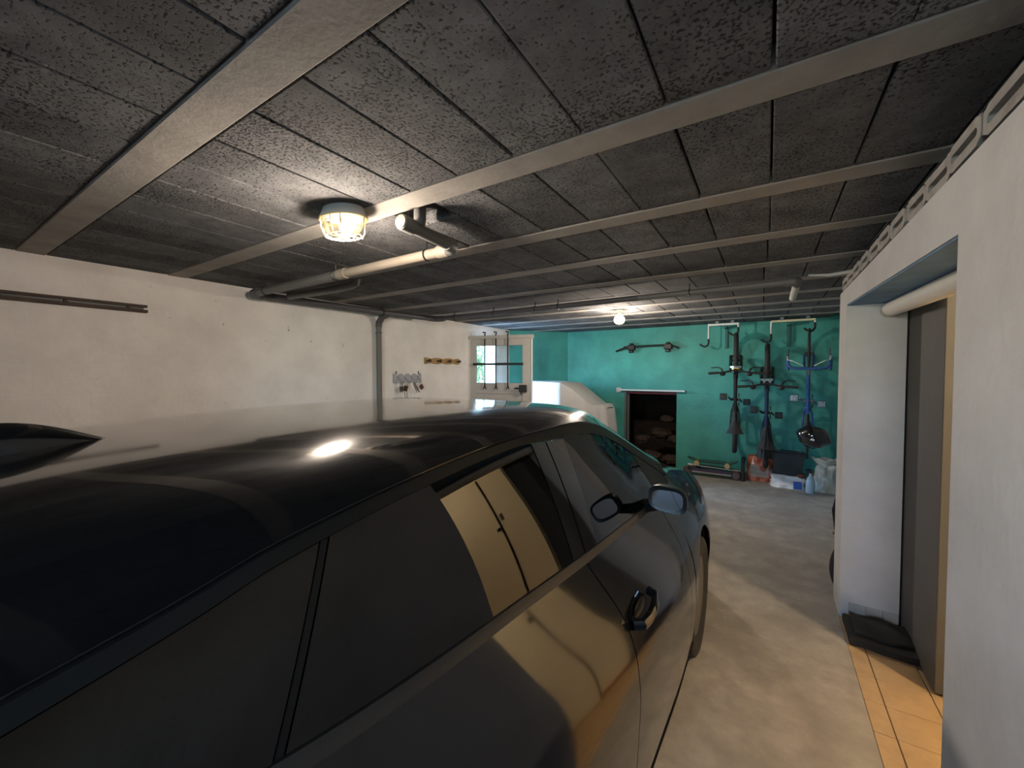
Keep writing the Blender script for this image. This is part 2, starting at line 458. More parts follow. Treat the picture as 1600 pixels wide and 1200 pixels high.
# ---- ceiling: blocks between precast beams
ceil = struct(MB().box(XL - .2, 1.0, YR - .1, YB + .1, ZC + .06, ZC + .2).build('ceiling', 'slab'), 'ceiling of grey concrete hollow blocks laid between precast beams')
beams = [-.205, .515, 1.235, 1.925, 2.57, 3.24, 3.87, 4.49, 5.08, 5.66, 6.26]
BW = .12
bm_me = MB().box(XL - .05, .80, -BW / 2, BW / 2, -.006, .07, b=.004).mesh('beam', 'beam')
for y in beams:
    o = bpy.data.objects.new('beam', bm_me); COL.objects.link(o); o.parent = ceil; o.location = (0, y, ZC)
rows = list(zip(beams[:-1], beams[1:])) + [(beams[-1], YB + .1)]
PITCH = .245
for ri, (y0, y1) in enumerate(rows):
    a = y0 + BW / 2 + .004; c = y1 - BW / 2 - .004
    if ri == len(rows) - 1: c = YB + .05
    mes = [MB().box(-PITCH / 2 + .0032, PITCH / 2 - .0032, a - (a + c) / 2, c - (a + c) / 2, -.002, .07, b=.003).mesh('block', 'block')]
    shift = [.0, .0, .0, .0, -.01, -.03, -.03, -.04, -.04, -.04, -.04][ri]
    for k in range(-16, 4):
        xc = (k - .5) * PITCH + shift
        if xc < XL - .1 or xc > .80: continue
        if ri == 2 and k == -5:      # cut-back block leaving a dark pipe hole
            MB().box(xc - PITCH / 2 + .004, xc + PITCH / 2 - .004, 1.47, c, ZC, ZC + .07, b=.006).build('block', 'block', ceil); continue
        o = bpy.data.objects.new('block', mes[0]); COL.objects.link(o); o.parent = ceil
        o.location = (xc + random.uniform(-.002, .002), (a + c) / 2, ZC + random.uniform(-.0012, .0012))
        o.rotation_euler = (random.uniform(-.002, .002), random.uniform(-.003, .003), random.uniform(-.006, .006))
o = MB().box(XL - .1, .80, YR, beams[0] - BW / 2, 0, .06).build('concrete_field', 'block', ceil); o.location = (0, 0, ZC)

# ---- left wall with the side door opening
DY0, DY1, DZ = 4.86, 5.50, 2.05
wl = MB()
wl.box(XL - .22, XL, YR - .1, DY0, 0, ZC + .065).box(XL - .22, XL, DY1, 5.92, 0, ZC + .065).box(XL - .22, XL, DY0, DY1, DZ, ZC + .065)
struct(wl.build('wall_left', 'white_wall'), 'whitewashed block wall on the left with stains near the top')
# white reveal lining of the doorway
tr = MB().box(XL - .23, XL + .012, DY1 - .03, DY1 + .07, 0, DZ + .05).box(XL - .23, XL + .012, DY0 - .05, DY0 + .012, 0, DZ + .05).box(XL - .23, XL + .012, DY0 + .012, DY1 - .03, DZ - .02, DZ + .05)
struct(tr.build('trim_1', 'white_frame'), 'white painted frame of the side door')
# angled teal corner
p0 = Vector((XL, 5.90)); p1 = Vector((-3.10, YB))
n2 = Vector((-(p1 - p0).y, (p1 - p0).x)).normalized() * .15
struct(MB().prism([(p0.x, p0.y), (p1.x, p1.y), (p1.x + n2.x, p1.y + n2.y), (p0.x + n2.x, p0.y + n2.y)], 'z', 0, ZC + .065).build('wall_corner', 'teal_wall'), 'teal painted wall piece in the back left corner')
# ---- back wall with low hatch opening
HX0, HX1, HZ = -2.04, -1.21, 1.225
wbk = MB().box(-3.3, HX0, YB, YB + .2, 0, ZC + .065).box(HX1, 1.0, YB, YB + .2, 0, ZC + .065).box(HX0, HX1, YB, YB + .2, HZ, ZC + .065)
struct(wbk.build('wall_back', 'teal_wall'), 'teal painted block wall at the back of the garage')
struct(MB().box(-2.5, -.9, YB + 1.6, YB + 1.7, -.1, 1.6).box(-2.6, -2.5, YB + .2, YB + 1.7, -.1, 1.6).box(-.9, -.8, YB + .2, YB + 1.7, -.1, 1.6).box(-2.6, -.8, YB + .2, YB + 1.7, 1.5, 1.6).box(-2.6, -.8, YB + .1, YB + 1.7, -.15, -.02).build('wall_crawl_space', 'earth'), 'dark earthen crawl space behind the low opening')
# ---- right wall: near part, lintel, far pillar
JN, JF, XI = 1.50, 3.24, .69       # near jamb, far jamb, inner face
RT = 2.075
wr = MB()
wr.box(XR, XI, 1.02, JN, 0, RT)                               # near part
wr.box(XR, XI, JF, 3.50, 0, RT)                               # pillar
li = [(JN, 1.905), (JF, 1.968), (JF, RT), (JN, RT)]
wr.prism(li, 'x', XR, XI)
struct(wr.build('wall_right', 'grey_plaster'), 'rendered white wall with a wide opening on the right')
# rear stretch of the right wall is bare dark concrete
struct(MB().box(XR, XI, YR - .1, 1.02, 0, RT).build('wall_right_rear', 'grey_plaster'), 'rear stretch of the right wall')
# cavity above the wall and continuation beyond the pillar
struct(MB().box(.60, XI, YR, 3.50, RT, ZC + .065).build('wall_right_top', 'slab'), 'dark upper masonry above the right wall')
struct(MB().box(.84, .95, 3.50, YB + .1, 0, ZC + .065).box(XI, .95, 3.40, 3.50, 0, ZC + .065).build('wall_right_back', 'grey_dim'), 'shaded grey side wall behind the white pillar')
WX0, WX1, WZ0, WZ1 = -.65, .20, 1.40, 1.90  # unseen window opening, added to let cool daylight in from behind the camera
struct(MB().box(XL - .2, WX0, YR - .1, YR, 0, ZC + .065).box(WX1, XI, YR - .1, YR, 0, ZC + .065).box(WX0, WX1, YR - .1, YR, 0, WZ0).box(WX0, WX1, YR - .1, YR, WZ1, ZC + .065).build('wall_rear', 'grey_dim'), 'rear wall of the garage with an added window strip')
wn1 = struct(MB().box(WX0, WX1, YR - .06, YR - .055, WZ0, WZ1).build('fill_window', 'pane'), 'added window strip in the unseen rear wall for daylight fill')
for x in (WX0, WX1 - .05): MB().box(x, x + .05, YR - .08, YR - .03, WZ0, WZ1).build('window_frame', 'white_frame', wn1)
# hollow brick strip on top of the right wall
strip = struct(empty('trim_2', (XR, .3, RT)), 'strip of hollow bricks with oblong holes along the wall top')
strip['kind'] = 'structure'
def hollow_brick(L, H, D):
    mb = MB(); n = 28
    out = []; inn = []
    hw_, hh = L * .40, H * .15
    for k in range(n):
        a = 2 * math.pi * k / n + .0001
        c, s_ = math.cos(a), math.sin(a)
        inn.append(((hw_ - hh) * (1 if c > 0 else -1) + hh * c, hh * s_))
        m_ = max(abs(c) / (L / 2), abs(s_) / (H / 2)); out.append((c / m_, s_ / m_))
    vs = [(0, p, q) for p, q in out] + [(0, p, q) for p, q in inn] + [(.022, p, q) for p, q in inn] + [(D, p, q) for p, q in out]
    fs = [(k, (k + 1) % n, n + (k + 1) % n, n + k) for k in range(n)] + [(n + k, n + (k + 1) % n, 2 * n + (k + 1) % n, 2 * n + k) for k in range(n)] + [tuple(2 * n + k for k in range(n))]
    fs += [(k, 3 * n + k, 3 * n + (k + 1) % n, (k + 1) % n) for k in range(n)] + [tuple(3 * n + k for k in range(n))]
    return mb.add(vs, fs)
bL = .205
bme = hollow_brick(bL - .006, .070, .16).mesh('brick', 'brick_grey')
for k in range(16):
    y = .35 + bL * (k + .5)
    if y > 3.48: break
    o = bpy.data.objects.new('brick', bme); COL.objects.link(o); o.parent = strip
    o.location = (random.uniform(-.004, .004), y - .3, .040 + random.uniform(-.003, .003)); o.rotation_euler = (random.uniform(-.02, .02), 0, 0)
mo = MB()
prev = None
for k in range(60):                                # ragged mortar lip above the bricks
    y0 = k * .053; h = random.uniform(.002, .012)
    mo.box(.006 + random.uniform(0, .008), .17, y0, y0 + .053, .072, .078 + h)
mo.build('mortar', 'brick_grey', strip)

# ---- doorway on the right: floor, inner panel, soffit, skirting, room
fl = struct(MB().box(XR, 3.0, .3, 3.9, -.15, -.012).build('floor_tiled', 'grout'), 'ochre tiled floor of the room on the right')
T = .2
xs = [XR, .488] + [.488 + T * k for k in range(1, 8)]
ys = [2.268 + T * k for k in range(-6, 6)]
tcache = {}
for i in range(len(xs) - 1):
    for j in range(len(ys) - 1):
        x0, x1 = xs[i], xs[i + 1]; y0, y1 = ys[j], ys[j + 1]
        if x0 < XI - .02 and (y1 > JF + .05 or y0 < JN - .16): continue
        if x0 < XI - .02: y1 = min(y1, JF); y0 = max(y0, JN)
        key = (round(x1 - x0, 3), round(y1 - y0, 3))
        if key not in tcache: tcache[key] = MB().box(.002, key[0] - .002, .002, key[1] - .002, -.011, 0, b=.002).mesh('tile', 'tile')
        o = bpy.data.objects.new('tile', tcache[key]); COL.objects.link(o); o.parent = fl; o.location = (x0, y0, random.uniform(-.001, .0005))
so = MB().prism([(JN, 1.898), (JF, 1.961), (JF, 1.967), (JN, 1.904)], 'x', XR + .004, XI - .03)  # thin blue facing over the whole lintel underside
struct(so.build('trim_3', 'soffit_blue'), 'blue underside of the door lintel')
struct(MB().box(.700, .735, 2.675, JF + .16, .012, 2.0, b=.003).build('door_1', 'grey_panel'), 'dark grey flush door panel inside the right opening')
sk = struct(empty('baseboard_jamb', (XR, JF, 0)), 'grey tile skirting along the foot of the white jamb')
for (a, b_) in ((.045, .125), (.128, .205), (.208, .278)):
    MB().box(a, b_, -.010, 0, .002, .10, b=.002).build('tile', 'skirting_tile', sk)
# room beyond
struct(MB().box(.737, 3.0, 2.68, 3.5, 0, 2.45).box(2.9, 3.0, .3, 2.68, 0, 2.45).box(XI, 3.0, .2, .3, 0, 2.45).box(XI, XI + .02, .3, JN, 0, 2.45).build('wall_room', 'room_wall'), 'cream wall of the lit room on the right')
struct(MB().box(XI, 3.0, .2, 3.5, 2.4, 2.5).build('ceiling_room', 'room_wood'), 'brown wooden ceiling of the lit room on the right')
dr = struct(MB().box(1.115, 1.85, 2.668, 2.68, .01, 2.06, b=.004).build('door_3', 'room_wall'), 'cream flush door in the lit room on the right')
MB().box(1.100, 1.112, 2.664, 2.682, .01, 2.06).build('door_gap', 'room_dark', dr)
MB().box(1.12, 1.15, 2.63, 2.668, 1.33, 1.37, b=.004).build('lock', 'room_dark', dr)
struct(MB().box(1.03, 1.065, 2.672, 2.68, 1.42, 1.50).build('trim_8', 'grey_panel'), 'small grey plate beside the cream door')
struct(MB().box(.738, 1.095, 2.668, 2.68, 0, .075, b=.003).build('baseboard_room', 'terracotta'), 'terracotta skirting of the lit room')
tag(MB().tube([(.60, JN + .004, 1.875), (.60, JN + .03, 1.875), (.60, 2.4, 1.895), (.60, JF - .06, 1.915), (.60, JF - .03, 1.915), (.60, JF - .012, 1.915)], [.04, .042, .042, .042, .036, .02], 16).build('roller_tube', 'tube_white', smooth=True),
    'thick white tube running under the blue lintel above the grey panel', 'tube')
rl = tag(empty('ceiling_lamp', (1.62, 1.83, 2.4)), 'round warm ceiling lamp in the tiled room on the right', 'lamp')
MB().lathe([(.12, 0), (.12, -.03), (.10, -.035)], 20).build('lamp_base', 'lamp_base', rl, smooth=True)
MB().ball((0, 0, -.08), .085, .085, .06).build('diffuser', 'room_bulb', rl, smooth=True)
point_light('room_light', (0, 0, -.22), ROOM, (1.0, .77, .48), .07, rl)

# ---- outside the side door
struct(MB().box(-12, XL - .22, -16, 16, -.25, -.05).box(XL - .22, 12, -16, YR - .1, -.25, -.05).build('floor_outside', 'outside_ground'), 'pale ground outside the side door')
hed = MB()
for k in range(9000):
    y = random.uniform(4.5, 14); z = random.uniform(-.05, 2.6) ; x = -9.0 + random.uniform(-.35, .35) + .15 * math.sin(y * 3 + z * 2)
    s_ = random.uniform(.06, .14); M = Matrix.Translation((x, y, z)) @ Euler((random.uniform(0, 6), random.uniform(0, 6), random.uniform(0, 6))).to_matrix().to_4x4()
    hed.add([M @ Vector(v) for v in ((-s_, 0, 0), (0, -s_ * .5, .01), (s_, 0, 0), (0, s_ * .5, .01))], [(0, 1, 2, 3)])
hg = hed.build('hedge_foliage', 'green_leaf'); hg['kind'] = 'stuff'; tag(hg, 'sunlit green hedge outside the open side door', 'hedge')

# ================================================================== CAR
CX, CY = -1.19, 1.25
car = tag(empty('car', (CX, CY, 0), (0, 0, 0)), 'glossy black hatchback car with dark tinted windows parked in the garage', 'car')
belt_z = pchip([-1.95, -1.4, -1.1, -.9, -.73, -.53, -.13, .2, .58, .8, 1.1], [1.15, 1.12, 1.088, 1.064, 1.050, 1.035, 1.0, .978, .957, .952, .950])
belt_w = pchip([-1.95, -1.5, -1.2, -.97, -.73, -.53, -.13, .2, .58, 1.0, 1.4, 1.75, 2.05], [.56, .645, .690, .712, .727, .734, .744, .752, .760, .760, .748, .705, .60])
g_prof = pchip([.10, .20, .35, .50, .60, .70, .78, .83, .88, .93, .98, 1.06], [.10, .130, .156, .166, .164, .148, .120, .095, .064, .032, .0, -.055])
top_z = pchip([-1.75, -1.5, -1.2, -1.05, -.98, -.86, -.70, -.41, -.25, .0, .14, .30, .47, .73, .90, 1.05, 1.15], [1.12, 1.18, 1.248, 1.283, 1.303, 1.324, 1.345, 1.368, 1.372, 1.371, 1.364, 1.340, 1.294, 1.180, 1.105, 1.045, .995])
top_w = pchip([-1.8, -1.4, -1.0, -.6, .1, .47, .73, 1.05], [.535, .585, .610, .613, .606, .605, .650, .70])
def hw(y, z):
    zb = belt_z(y)
    if z <= zb: return belt_w(y) + g_prof(z - zb + .98)
    zt = top_z(y); q = (z - zb) / max(.02, zt - zb)
    if y > .95: return belt_w(y) + g_prof(z - zb + .98)
    return lerp(belt_w(y), top_w(y), q) + .010 * 4 * q * (1 - q) * min(1, max(0, (zt - zb) / .3))

def side(name, yr, yf, zb, zt, m, parent=car, sgn=1, nu=36, nv=14, t=.008, out=0.0):
    """body-side patch; yr/yf functions of z, zb/zt functions of y"""
    fr = yr if callable(yr) else (lambda z: yr); ff = yf if callable(yf) else (lambda z: yf)
    gb = zb if callable(zb) else (lambda y: zb); gt = zt if callable(zt) else (lambda y: zt)
    def fn(u, v):
        z = lerp(gb(0), gt(0), v); y = 0
        for _ in range(4):
            y = lerp(fr(z), ff(z), u); z = lerp(gb(y), gt(y), v)
        return (sgn * (hw(y, z) + out), y, z)
    return MB().grid(fn, nu, nv, thick=(-sgn * t, 0, 0)).build(name, m, parent, smooth=True, ang=40)

AX_F, AX_R, WR, AR = 1.16, -1.36, .315, .375
def sill(y): return .20
def arch(yc):
    def f(y):
        d = abs(y - yc)
        return max(.20, .315 + math.sqrt(max(0, AR * AR - d * d))) if d < AR else .20
    return f
G = .0028   # half shut gap
fd_r = pchip([.18, .5, .62, .74, .80, .85, .92, .98, 1.02], [-.20, -.165, -.135, -.105, -.098, -.105, -.125, -.145, -.15])
rd_f = lambda z: fd_r(z) - 2 * G
fd_f = lambda z: .68 - .03 * math.sin(max(0, min(1, (z - .2) / .75)) * math.pi)
ff_r = lambda z: fd_f(z) + 2 * G
rd_r = pchip([.18, .35, .55, .75, .95, 1.06], [-.86, -.93, -1.0, -1.02, -1.0, -.985])
qp_f = lambda z: rd_r(z) - 2 * G
fen_top = pchip([.66, .9, 1.05, 1.35, 1.6, 1.85, 2.02], [.960, .985, .995, .955, .885, .775, .66])
for sg in (1, -1):
    fdoor = side('front_door', fd_r, fd_f, .235, lambda y: belt_z(y) - .006, 'paint', sgn=sg, nu=40, nv=30)
    rdoor = side('rear_door', rd_r, rd_f, .235, lambda y: belt_z(y) - .006, 'paint', sgn=sg, nu=40, nv=30)
    side('sill', -.93, .86, .15, .228, 'car_black', sgn=sg, nu=20, nv=4, out=.004)
    side('front_fender', ff_r, 2.02, arch(AX_F), fen_top, 'paint', sgn=sg, nu=70, nv=18)
    side('quarter_panel', -1.93, qp_f, arch(AX_R), lambda y: belt_z(y) - .006, 'paint', sgn=sg, nu=70, nv=18)
    # belt line strip
    side('belt_trim', -1.28, fd_f, lambda y: belt_z(y) - .010, lambda y: belt_z(y) + .012, 'belt_trim', sgn=sg, nu=60, nv=3, t=.012, out=.005)
    # greenhouse
    band = pchip([-1.4, -.35, -.1, .3, .7, 1.1], [.022, .022, .036, .044, .055, .06])
    tz = lambda y: top_z(y) - band(y) - .002
    bz = lambda y: belt_z(y) + .010
    side('front_window', lambda z: -.045 - (z - 1.0) * .02, lambda z: .72 - (z - .96) * .5, bz, tz, 'car_glass', sgn=sg, nu=36, nv=14, t=.004)
    side('pillar_trim', lambda z: -.135 - (z - 1.0) * .10 , lambda z: -.048 - (z - 1.0) * .02, bz, tz, 'pillar_gloss', sgn=sg, nu=6, nv=14, t=.010, out=.003)
    side('pillar_trim', lambda z: -.215 - (z - 1.0) * .12, lambda z: -.141 - (z - 1.0) * .10, bz, tz, 'pillar_gloss', sgn=sg, nu=6, nv=14, t=.010, out=.002)
    cdiv = lambda z: -1.012 + (z - 1.08) * .55
    side('rear_window', lambda z: cdiv(z) + .010, lambda z: -.219 - (z - 1.0) * .12, bz, tz, 'privacy_glass', sgn=sg, nu=36, nv=14, t=.004)
    side('window_divider', lambda z: cdiv(z) - .004, lambda z: cdiv(z) + .007, bz, tz, 'car_black', sgn=sg, nu=2, nv=14, t=.008)
    side('quarter_window', lambda z: -1.36 + (z - 1.05) * .5, lambda z: cdiv(z) - .007, bz, tz, 'privacy_glass', sgn=sg, nu=20, nv=14, t=.004, out=.001)
    side('rear_pillar', lambda z: -1.84 + (z - 1.0) * 1.2, lambda z: -1.365 + (z - 1.05) * .5, lambda y: belt_z(y), lambda y: top_z(y), 'paint', sgn=sg, nu=16, nv=10, t=.010)
    side('window_frame', -1.30, 1.04, lambda y: top_z(y) - band(y), lambda y: top_z(y) - .003, 'car_black', sgn=sg, nu=80, nv=4, t=.012, out=.003)
    side('sail_trim', lambda z: .726 - (z - .96) * .5, 1.0, bz, tz, 'car_black', sgn=sg, nu=8, nv=6, t=.01)
    # front roof pillar between frame and windscreen
    def ap(u, v, sg=sg):
        y = lerp(.36, 1.06, u); w = top_w(y); z = top_z(y)
        return (sg * (w - .055 * v), y + .03 * v, z + .030 * math.sin(v * math.pi / 2))
    MB().grid(ap, 30, 4, thick=(0, 0, -.012)).build('windscreen_pillar', 'paint', car, smooth=True)
    # door handles
    for (nm, hy, par) in (('front', .02, fdoor), ('rear', -.85, rdoor)):
        hz = .80
        h = MB()
        pts = [(sg * (hw(hy + d, hz) + o_), hy + d, hz + .004 * k) for k, (d, o_) in enumerate([(-.085, .004), (-.075, .030), (-.04, .038), (.0, .040), (.04, .037), (.075, .028), (.085, .004)])]
        h.tube(pts, .013, 10, flat=1.3)
        h.build('handle', 'paint', par, smooth=True)
        MB().ball((sg * (hw(hy, hz) - .004), hy, hz + .004), .008, .06, .028, 16, 8).build('handle_cup', 'car_black', par, smooth=True)
    # door mirror
    mx, my, mz = sg * .868, .43, 1.050
    def sup(a, n=3.2): c, s_ = math.cos(a), math.sin(a); r_ = (abs(c) ** n + abs(s_) ** n) ** (-1 / n); return r_ * c, r_ * s_
    def hous(u, v):
        c, s_ = sup(2 * math.pi * u); k = (1 - v ** 2.6) ** .5 if v < 1 else 0
        return (mx + .072 * c * k, my - .04 + .10 * v, mz + .050 * s_ * k - .006 * c * sg)
    mm = MB().grid(hous, 32, 12)
    mm.grid(lambda u, v: (lerp(mx, hous(u, 0)[0], v), my - .04 + .012 * (1 - v), lerp(mz, hous(u, 0)[2], v)), 32, 3)
    mo_ = mm.build('door_mirror', 'car_black', car, smooth=True)
    MB().grid(lambda u, v: (mx + .058 * sup(2 * math.pi * u)[0] * v, my - .043, mz + .037 * sup(2 * math.pi * u)[1] * v), 32, 3, thick=(0, .006, 0)).build('mirror_glass', 'mirror_glass', mo_)
    MB().tube([(sg * .75, my + .10, .968), (sg * .80, my + .06, .99), (sg * .85, my + .02, 1.02)], [.03, .024, .020], 10).build('mirror_arm', 'car_black', mo_, smooth=True)

# roof
crown = pchip([-1.62, -1.3, -1.0, -.6, -.2, .15, .35, .47], [1.32, 1.382, 1.410, 1.424, 1.429, 1.426, 1.414, 1.398])
def roof(u, v):
    y = lerp(-1.60, .455, v); s_ = 2 * u - 1; w = top_w(y) - .002; zt = top_z(y) + .002
    yy = y + (.035 * (1 - s_ * s_) if v > .9 else 0) * (v - .9) / .1 if v > .9 else y
    a = abs(s_)
    # rounded shoulder near the side, gentle crown inside
    h = (1 - a ** 2.0) * .12 + .88 * (1 - a ** 7)
    return (s_ * w, yy, zt + (crown(y) - zt) * h)
MB().grid(roof, 48, 40, thick=(0, 0, -.012)).build('roof', 'paint', car, smooth=True)
MB().grid(lambda u, v: (lerp(-.40, .40, u), lerp(-1.35, .34, v), crown(lerp(-1.35, .34, v)) - .055 - .05 * (2 * u - 1) ** 2), 10, 14, thick=(0, 0, -.01)).build('headliner', 'headliner', car, smooth=True)
# windscreen
def wind(u, v, dz=0.0):
    s_ = 2 * u - 1; y = lerp(.49, 1.075, v); w = top_w(min(y, 1.06)) - .060; z = top_z(y) + .026
    yc = lerp(.50, 1.32, v); zc = lerp(1.376, .985, v) + .04 * math.sin(v * math.pi)
    k = 1 - s_ * s_
    return (s_ * w, lerp(y, yc, k), lerp(z, zc, k) + dz)
MB().grid(wind, 24, 16, thick=(0, 0, -.004)).build('windscreen', 'car_glass', car, smooth=True)
# bonnet
def hood(u, v):
    s_ = 2 * u - 1; y = lerp(1.09, 2.0, v); w = hw(y, fen_top(y)) - .008; z = fen_top(y)
    k = 1 - s_ * s_
    return (s_ * w, y + k * (.24 * (1 - v) + .10 * v), z + .045 * k * (1 - .3 * v) - .02 * k * (1 - v))
MB().grid(hood, 28, 24, thick=(0, 0, -.012)).build('bonnet', 'paint', car, smooth=True)
def cowl(u, v):
    s_ = 2 * u - 1; a = Vector(wind(u, 1.0)); b = Vector(hood(u, 0.0)); p = a.lerp(b, v); return (p.x, p.y, p.z - .02 * math.sin(v * math.pi))
MB().grid(cowl, 20, 4, thick=(0, 0, -.01)).build('wiper_cowl', 'car_black', car, smooth=True)
# front and rear ends
def frontend(z0, z1, inset=0.0):
    def f(u, v):
        s_ = 2 * u - 1; z = lerp(z0, z1, v); w = hw(2.02, z)
        return (s_ * w, 2.022 + .11 * (1 - abs(s_) ** 2.4) - .03 * ((z - .42) / .25) ** 2 * (1 - abs(s_) ** 2) - inset, z)
    return f
fb = MB().grid(frontend(.20, .48), 30, 8, thick=(0, -.02, 0)).build('front_bumper', 'paint', car, smooth=True)
MB().grid(frontend(.485, .655), 30, 6, thick=(0, -.02, 0)).build('grille', 'car_black', car, smooth=True)
MB().box(-.26, .26, 2.125, 2.140, .36, .46, b=.003).build('number_plate', 'plate', fb)
for sg in (1, -1):
    MB().ball((sg * .52, 2.02, .62), .13, .10, .055, 16, 8).build('headlamp', 'headlamp', car, smooth=True)
def rearw(u, v):
    s_ = 2 * u - 1; z = lerp(1.06, 1.285, v); y = lerp(-1.80, -1.61, v); w = lerp(.50, .455, v); k = 1 - s_ * s_
    return (s_ * w, y - .06 * k, z)
MB().grid(rearw, 16, 8, thick=(0, .005, 0)).build('tailgate_window', 'privacy_glass', car, smooth=True)
def tail(z0, z1):
    def f(u, v):
        s_ = 2 * u - 1; z = lerp(z0, z1, v); w = hw(-1.93, min(z, 1.05))
        return (s_ * w, -1.935 - .10 * (1 - abs(s_) ** 2.2) + .14 * max(0, (z - .75) / .3) ** 1.5, z)
    return f
MB().grid(tail(.46, 1.055), 24, 12, thick=(0, .02, 0)).build('tailgate', 'paint', car, smooth=True)
rb = MB().grid(tail(.20, .455), 24, 8, thick=(0, .02, 0)).build('rear_bumper', 'paint', car, smooth=True)
for sg in (1, -1):
    MB().ball((sg * .56, -1.90, .86), .09, .08, .08, 16, 8).build('tail_lamp', 'tail_red', car, smooth=True)
# dark inner tub closing the shut gaps
tub = MB()
def tubf(sg):
    def f(u, v):
        y = lerp(-1.85, 1.95, u); z0 = max(arch(AX_F)(y), arch(AX_R)(y)) + .0; z1 = (belt_z(y) if y < .7 else fen_top(y)) - .02
        z = lerp(z0, z1, v); return (sg * (hw(y, z) - .030), y, z)
    return f
for sg in (1, -1): tub.grid(tubf(sg), 70, 10)
tub.grid(lambda u, v: (lerp(-.78, .78, u), lerp(-1.85, 1.95, v), .22), 6, 16)
tub.build('inner_body', 'car_under', car, smooth=True)
for yc in (AX_F, AX_R):
    for sg in (1, -1):
        MB().grid(lambda u, v: (sg * lerp(.60, .86, v), yc + (AR - .004) * math.cos(math.pi * u), .315 + (AR - .004) * math.sin(math.pi * u)), 20, 2).build('wheel_housing', 'car_under', car, smooth=True)
# wheels
def wheel_parts():
    ty = MB().lathe([(.205, -.085), (.24, -.100), (.285, -.104), (.305, -.094), (.315, -.07), (.315, .07), (.305, .094), (.285, .104), (.24, .100), (.205, .085)], 48)
    ty = ty.mesh('tyre', 'tyre', smooth=True)
    rim = MB().lathe([(.20, .088), (.212, .080), (.212, -.085), (.19, -.085), (.19, .03)], 40)
    rim.lathe([(.0, .055), (.045, .055), (.055, .035), (.055, .0)], 20)
    for k in range(5):
        a = 2 * math.pi * k / 5
        for da in (-.16, .16):
            M = Matrix.Rotation(a, 4, 'Z')
            p = [(.045, .0, .045), (.12, da * .35, .050), (.205, .205 * da, .060)]
            rim.tube([M @ Vector(q) for q in p], [.022, .017, .018], 8)
    return ty, rim.mesh('rim', 'alloy', smooth=True), MB().lathe([(.15, .0), (.15, .012), (.06, .014)], 28).mesh('brake_disc', 'steel_dark', smooth=True)
tyme, rime, brme = wheel_parts()
for yc in (AX_F, AX_R):
    for sg in (1, -1):
        w = bpy.data.objects.new('wheel', tyme); COL.objects.link(w); w.parent = car
        w.location = (sg * .800, yc, .315); w.rotation_euler = (0, R(90 * sg), 0)
        for nm, me in (('rim', rime), ('brake_disc', brme)):
            c = bpy.data.objects.new(nm, me); COL.objects.link(c); c.parent = w
# antenna fin
def fin(u, v):
    y = lerp(-1.20, -.985, u); L_ = (u ** .8)
    h = .062 * math.sin(min(1, (1 - u) * 1.25) * math.pi / 2) ** 1.1 if u < 1 else 0
    w = .034 * math.sin(max(.02, min(1, u * 3)) * math.pi / 2) * (1 - u * u) ** .5 if u < 1 else 0
    a = math.pi * v
    return (w * math.cos(a), y, crown(y) - .004 + h * math.sin(a) ** .7 if 0 < v < 1 else crown(y) - .004)
MB().grid(fin, 20, 14).build('antenna_fin', 'paint', car, smooth=True)
# roof seam lines (drip channels)
# interior
def seat(x, y, par):
    s_ = MB()
    s_.ball((x, y + .22, .52), .25, .28, .10, 20, 10)
    back = [(x, y - .02 - .16 * t, .56 + .52 * t) for t in (0, .25, .5, .75, 1)]
    s_.tube(back, [.20, .235, .24, .22, .17], 16, flat=.35)
    s_.ball((x, y - .215, 1.17), .12, .05, .085, 16, 10)
    return s_.build('seat', 'seat_cloth', par, smooth=True)
seat(.36, -.12, car); seat(-.36, -.12, car)
MB().ball((0, -.72, .50), .62, .26, .12, 24, 10).tube([(0, -.98, .55), (0, -1.06, .80), (0, -1.14, 1.04)], [.30, .32, .28], 20, flat=2.0).build('rear_bench', 'seat_cloth', car, smooth=True)
MB().grid(lambda u, v: (lerp(-.68, .68, u), lerp(.62, 1.12, v), .62 + .30 * math.sin(min(1, v * 2) * math.pi / 2) + .03 * math.cos(u * 6.28)), 16, 10, thick=(0, 0, -.1)).build('dashboard', 'dash', car, smooth=True)
MB().tube([(-.36 + .18 * math.cos(a), .50 + .05 * math.sin(a), .84 + .17 * math.sin(a)) for a in [2 * math.pi * k / 28 for k in range(28)]], .016, 8, closed=True).box(-.40, -.32, .48, .56, .80, .88, b=.01).build('steering_wheel', 'dash', car, smooth=True)
MB().box(-.11, .11, .44, .47, 1.255, 1.31, b=.01).build('rear_view_mirror', 'car_black', car)

# ================================================================== THINGS
# ---- caged bulkhead lamp
lp = tag(empty('bulkhead_lamp', (-1.61, 1.13, ZC)), 'oval caged bulkhead lamp glowing warm on the ceiling above the car', 'lamp')
lp.rotation_euler = (0, 0, R(12)); lp.scale = (1, 1, .86)
MB().lathe([(.055, 0), (.068, -.004), (.074, -.03), (.078, -.045), (.078, -.055), (.070, -.058)], 32, sx=1.45).build('lamp_base', 'lamp_base', lp, smooth=True)
MB().lathe([(.066, -.058), (.067, -.085), (.062, -.115), (.045, -.135), (.02, -.142), (.0, -.143)], 32, sx=1.42).build('glass_cover', 'lamp_glass', lp, smooth=True)
cg = MB()
cg.tube([(1.45 * .080 * math.cos(a), .080 * math.sin(a), -.058) for a in [2 * math.pi * k / 32 for k in range(32)]], .0035, 6, closed=True)
cg.tube([(1.45 * .060 * math.cos(a), .060 * math.sin(a), -.142) for a in [2 * math.pi * k / 32 for k in range(32)]], .0028, 6, closed=True)
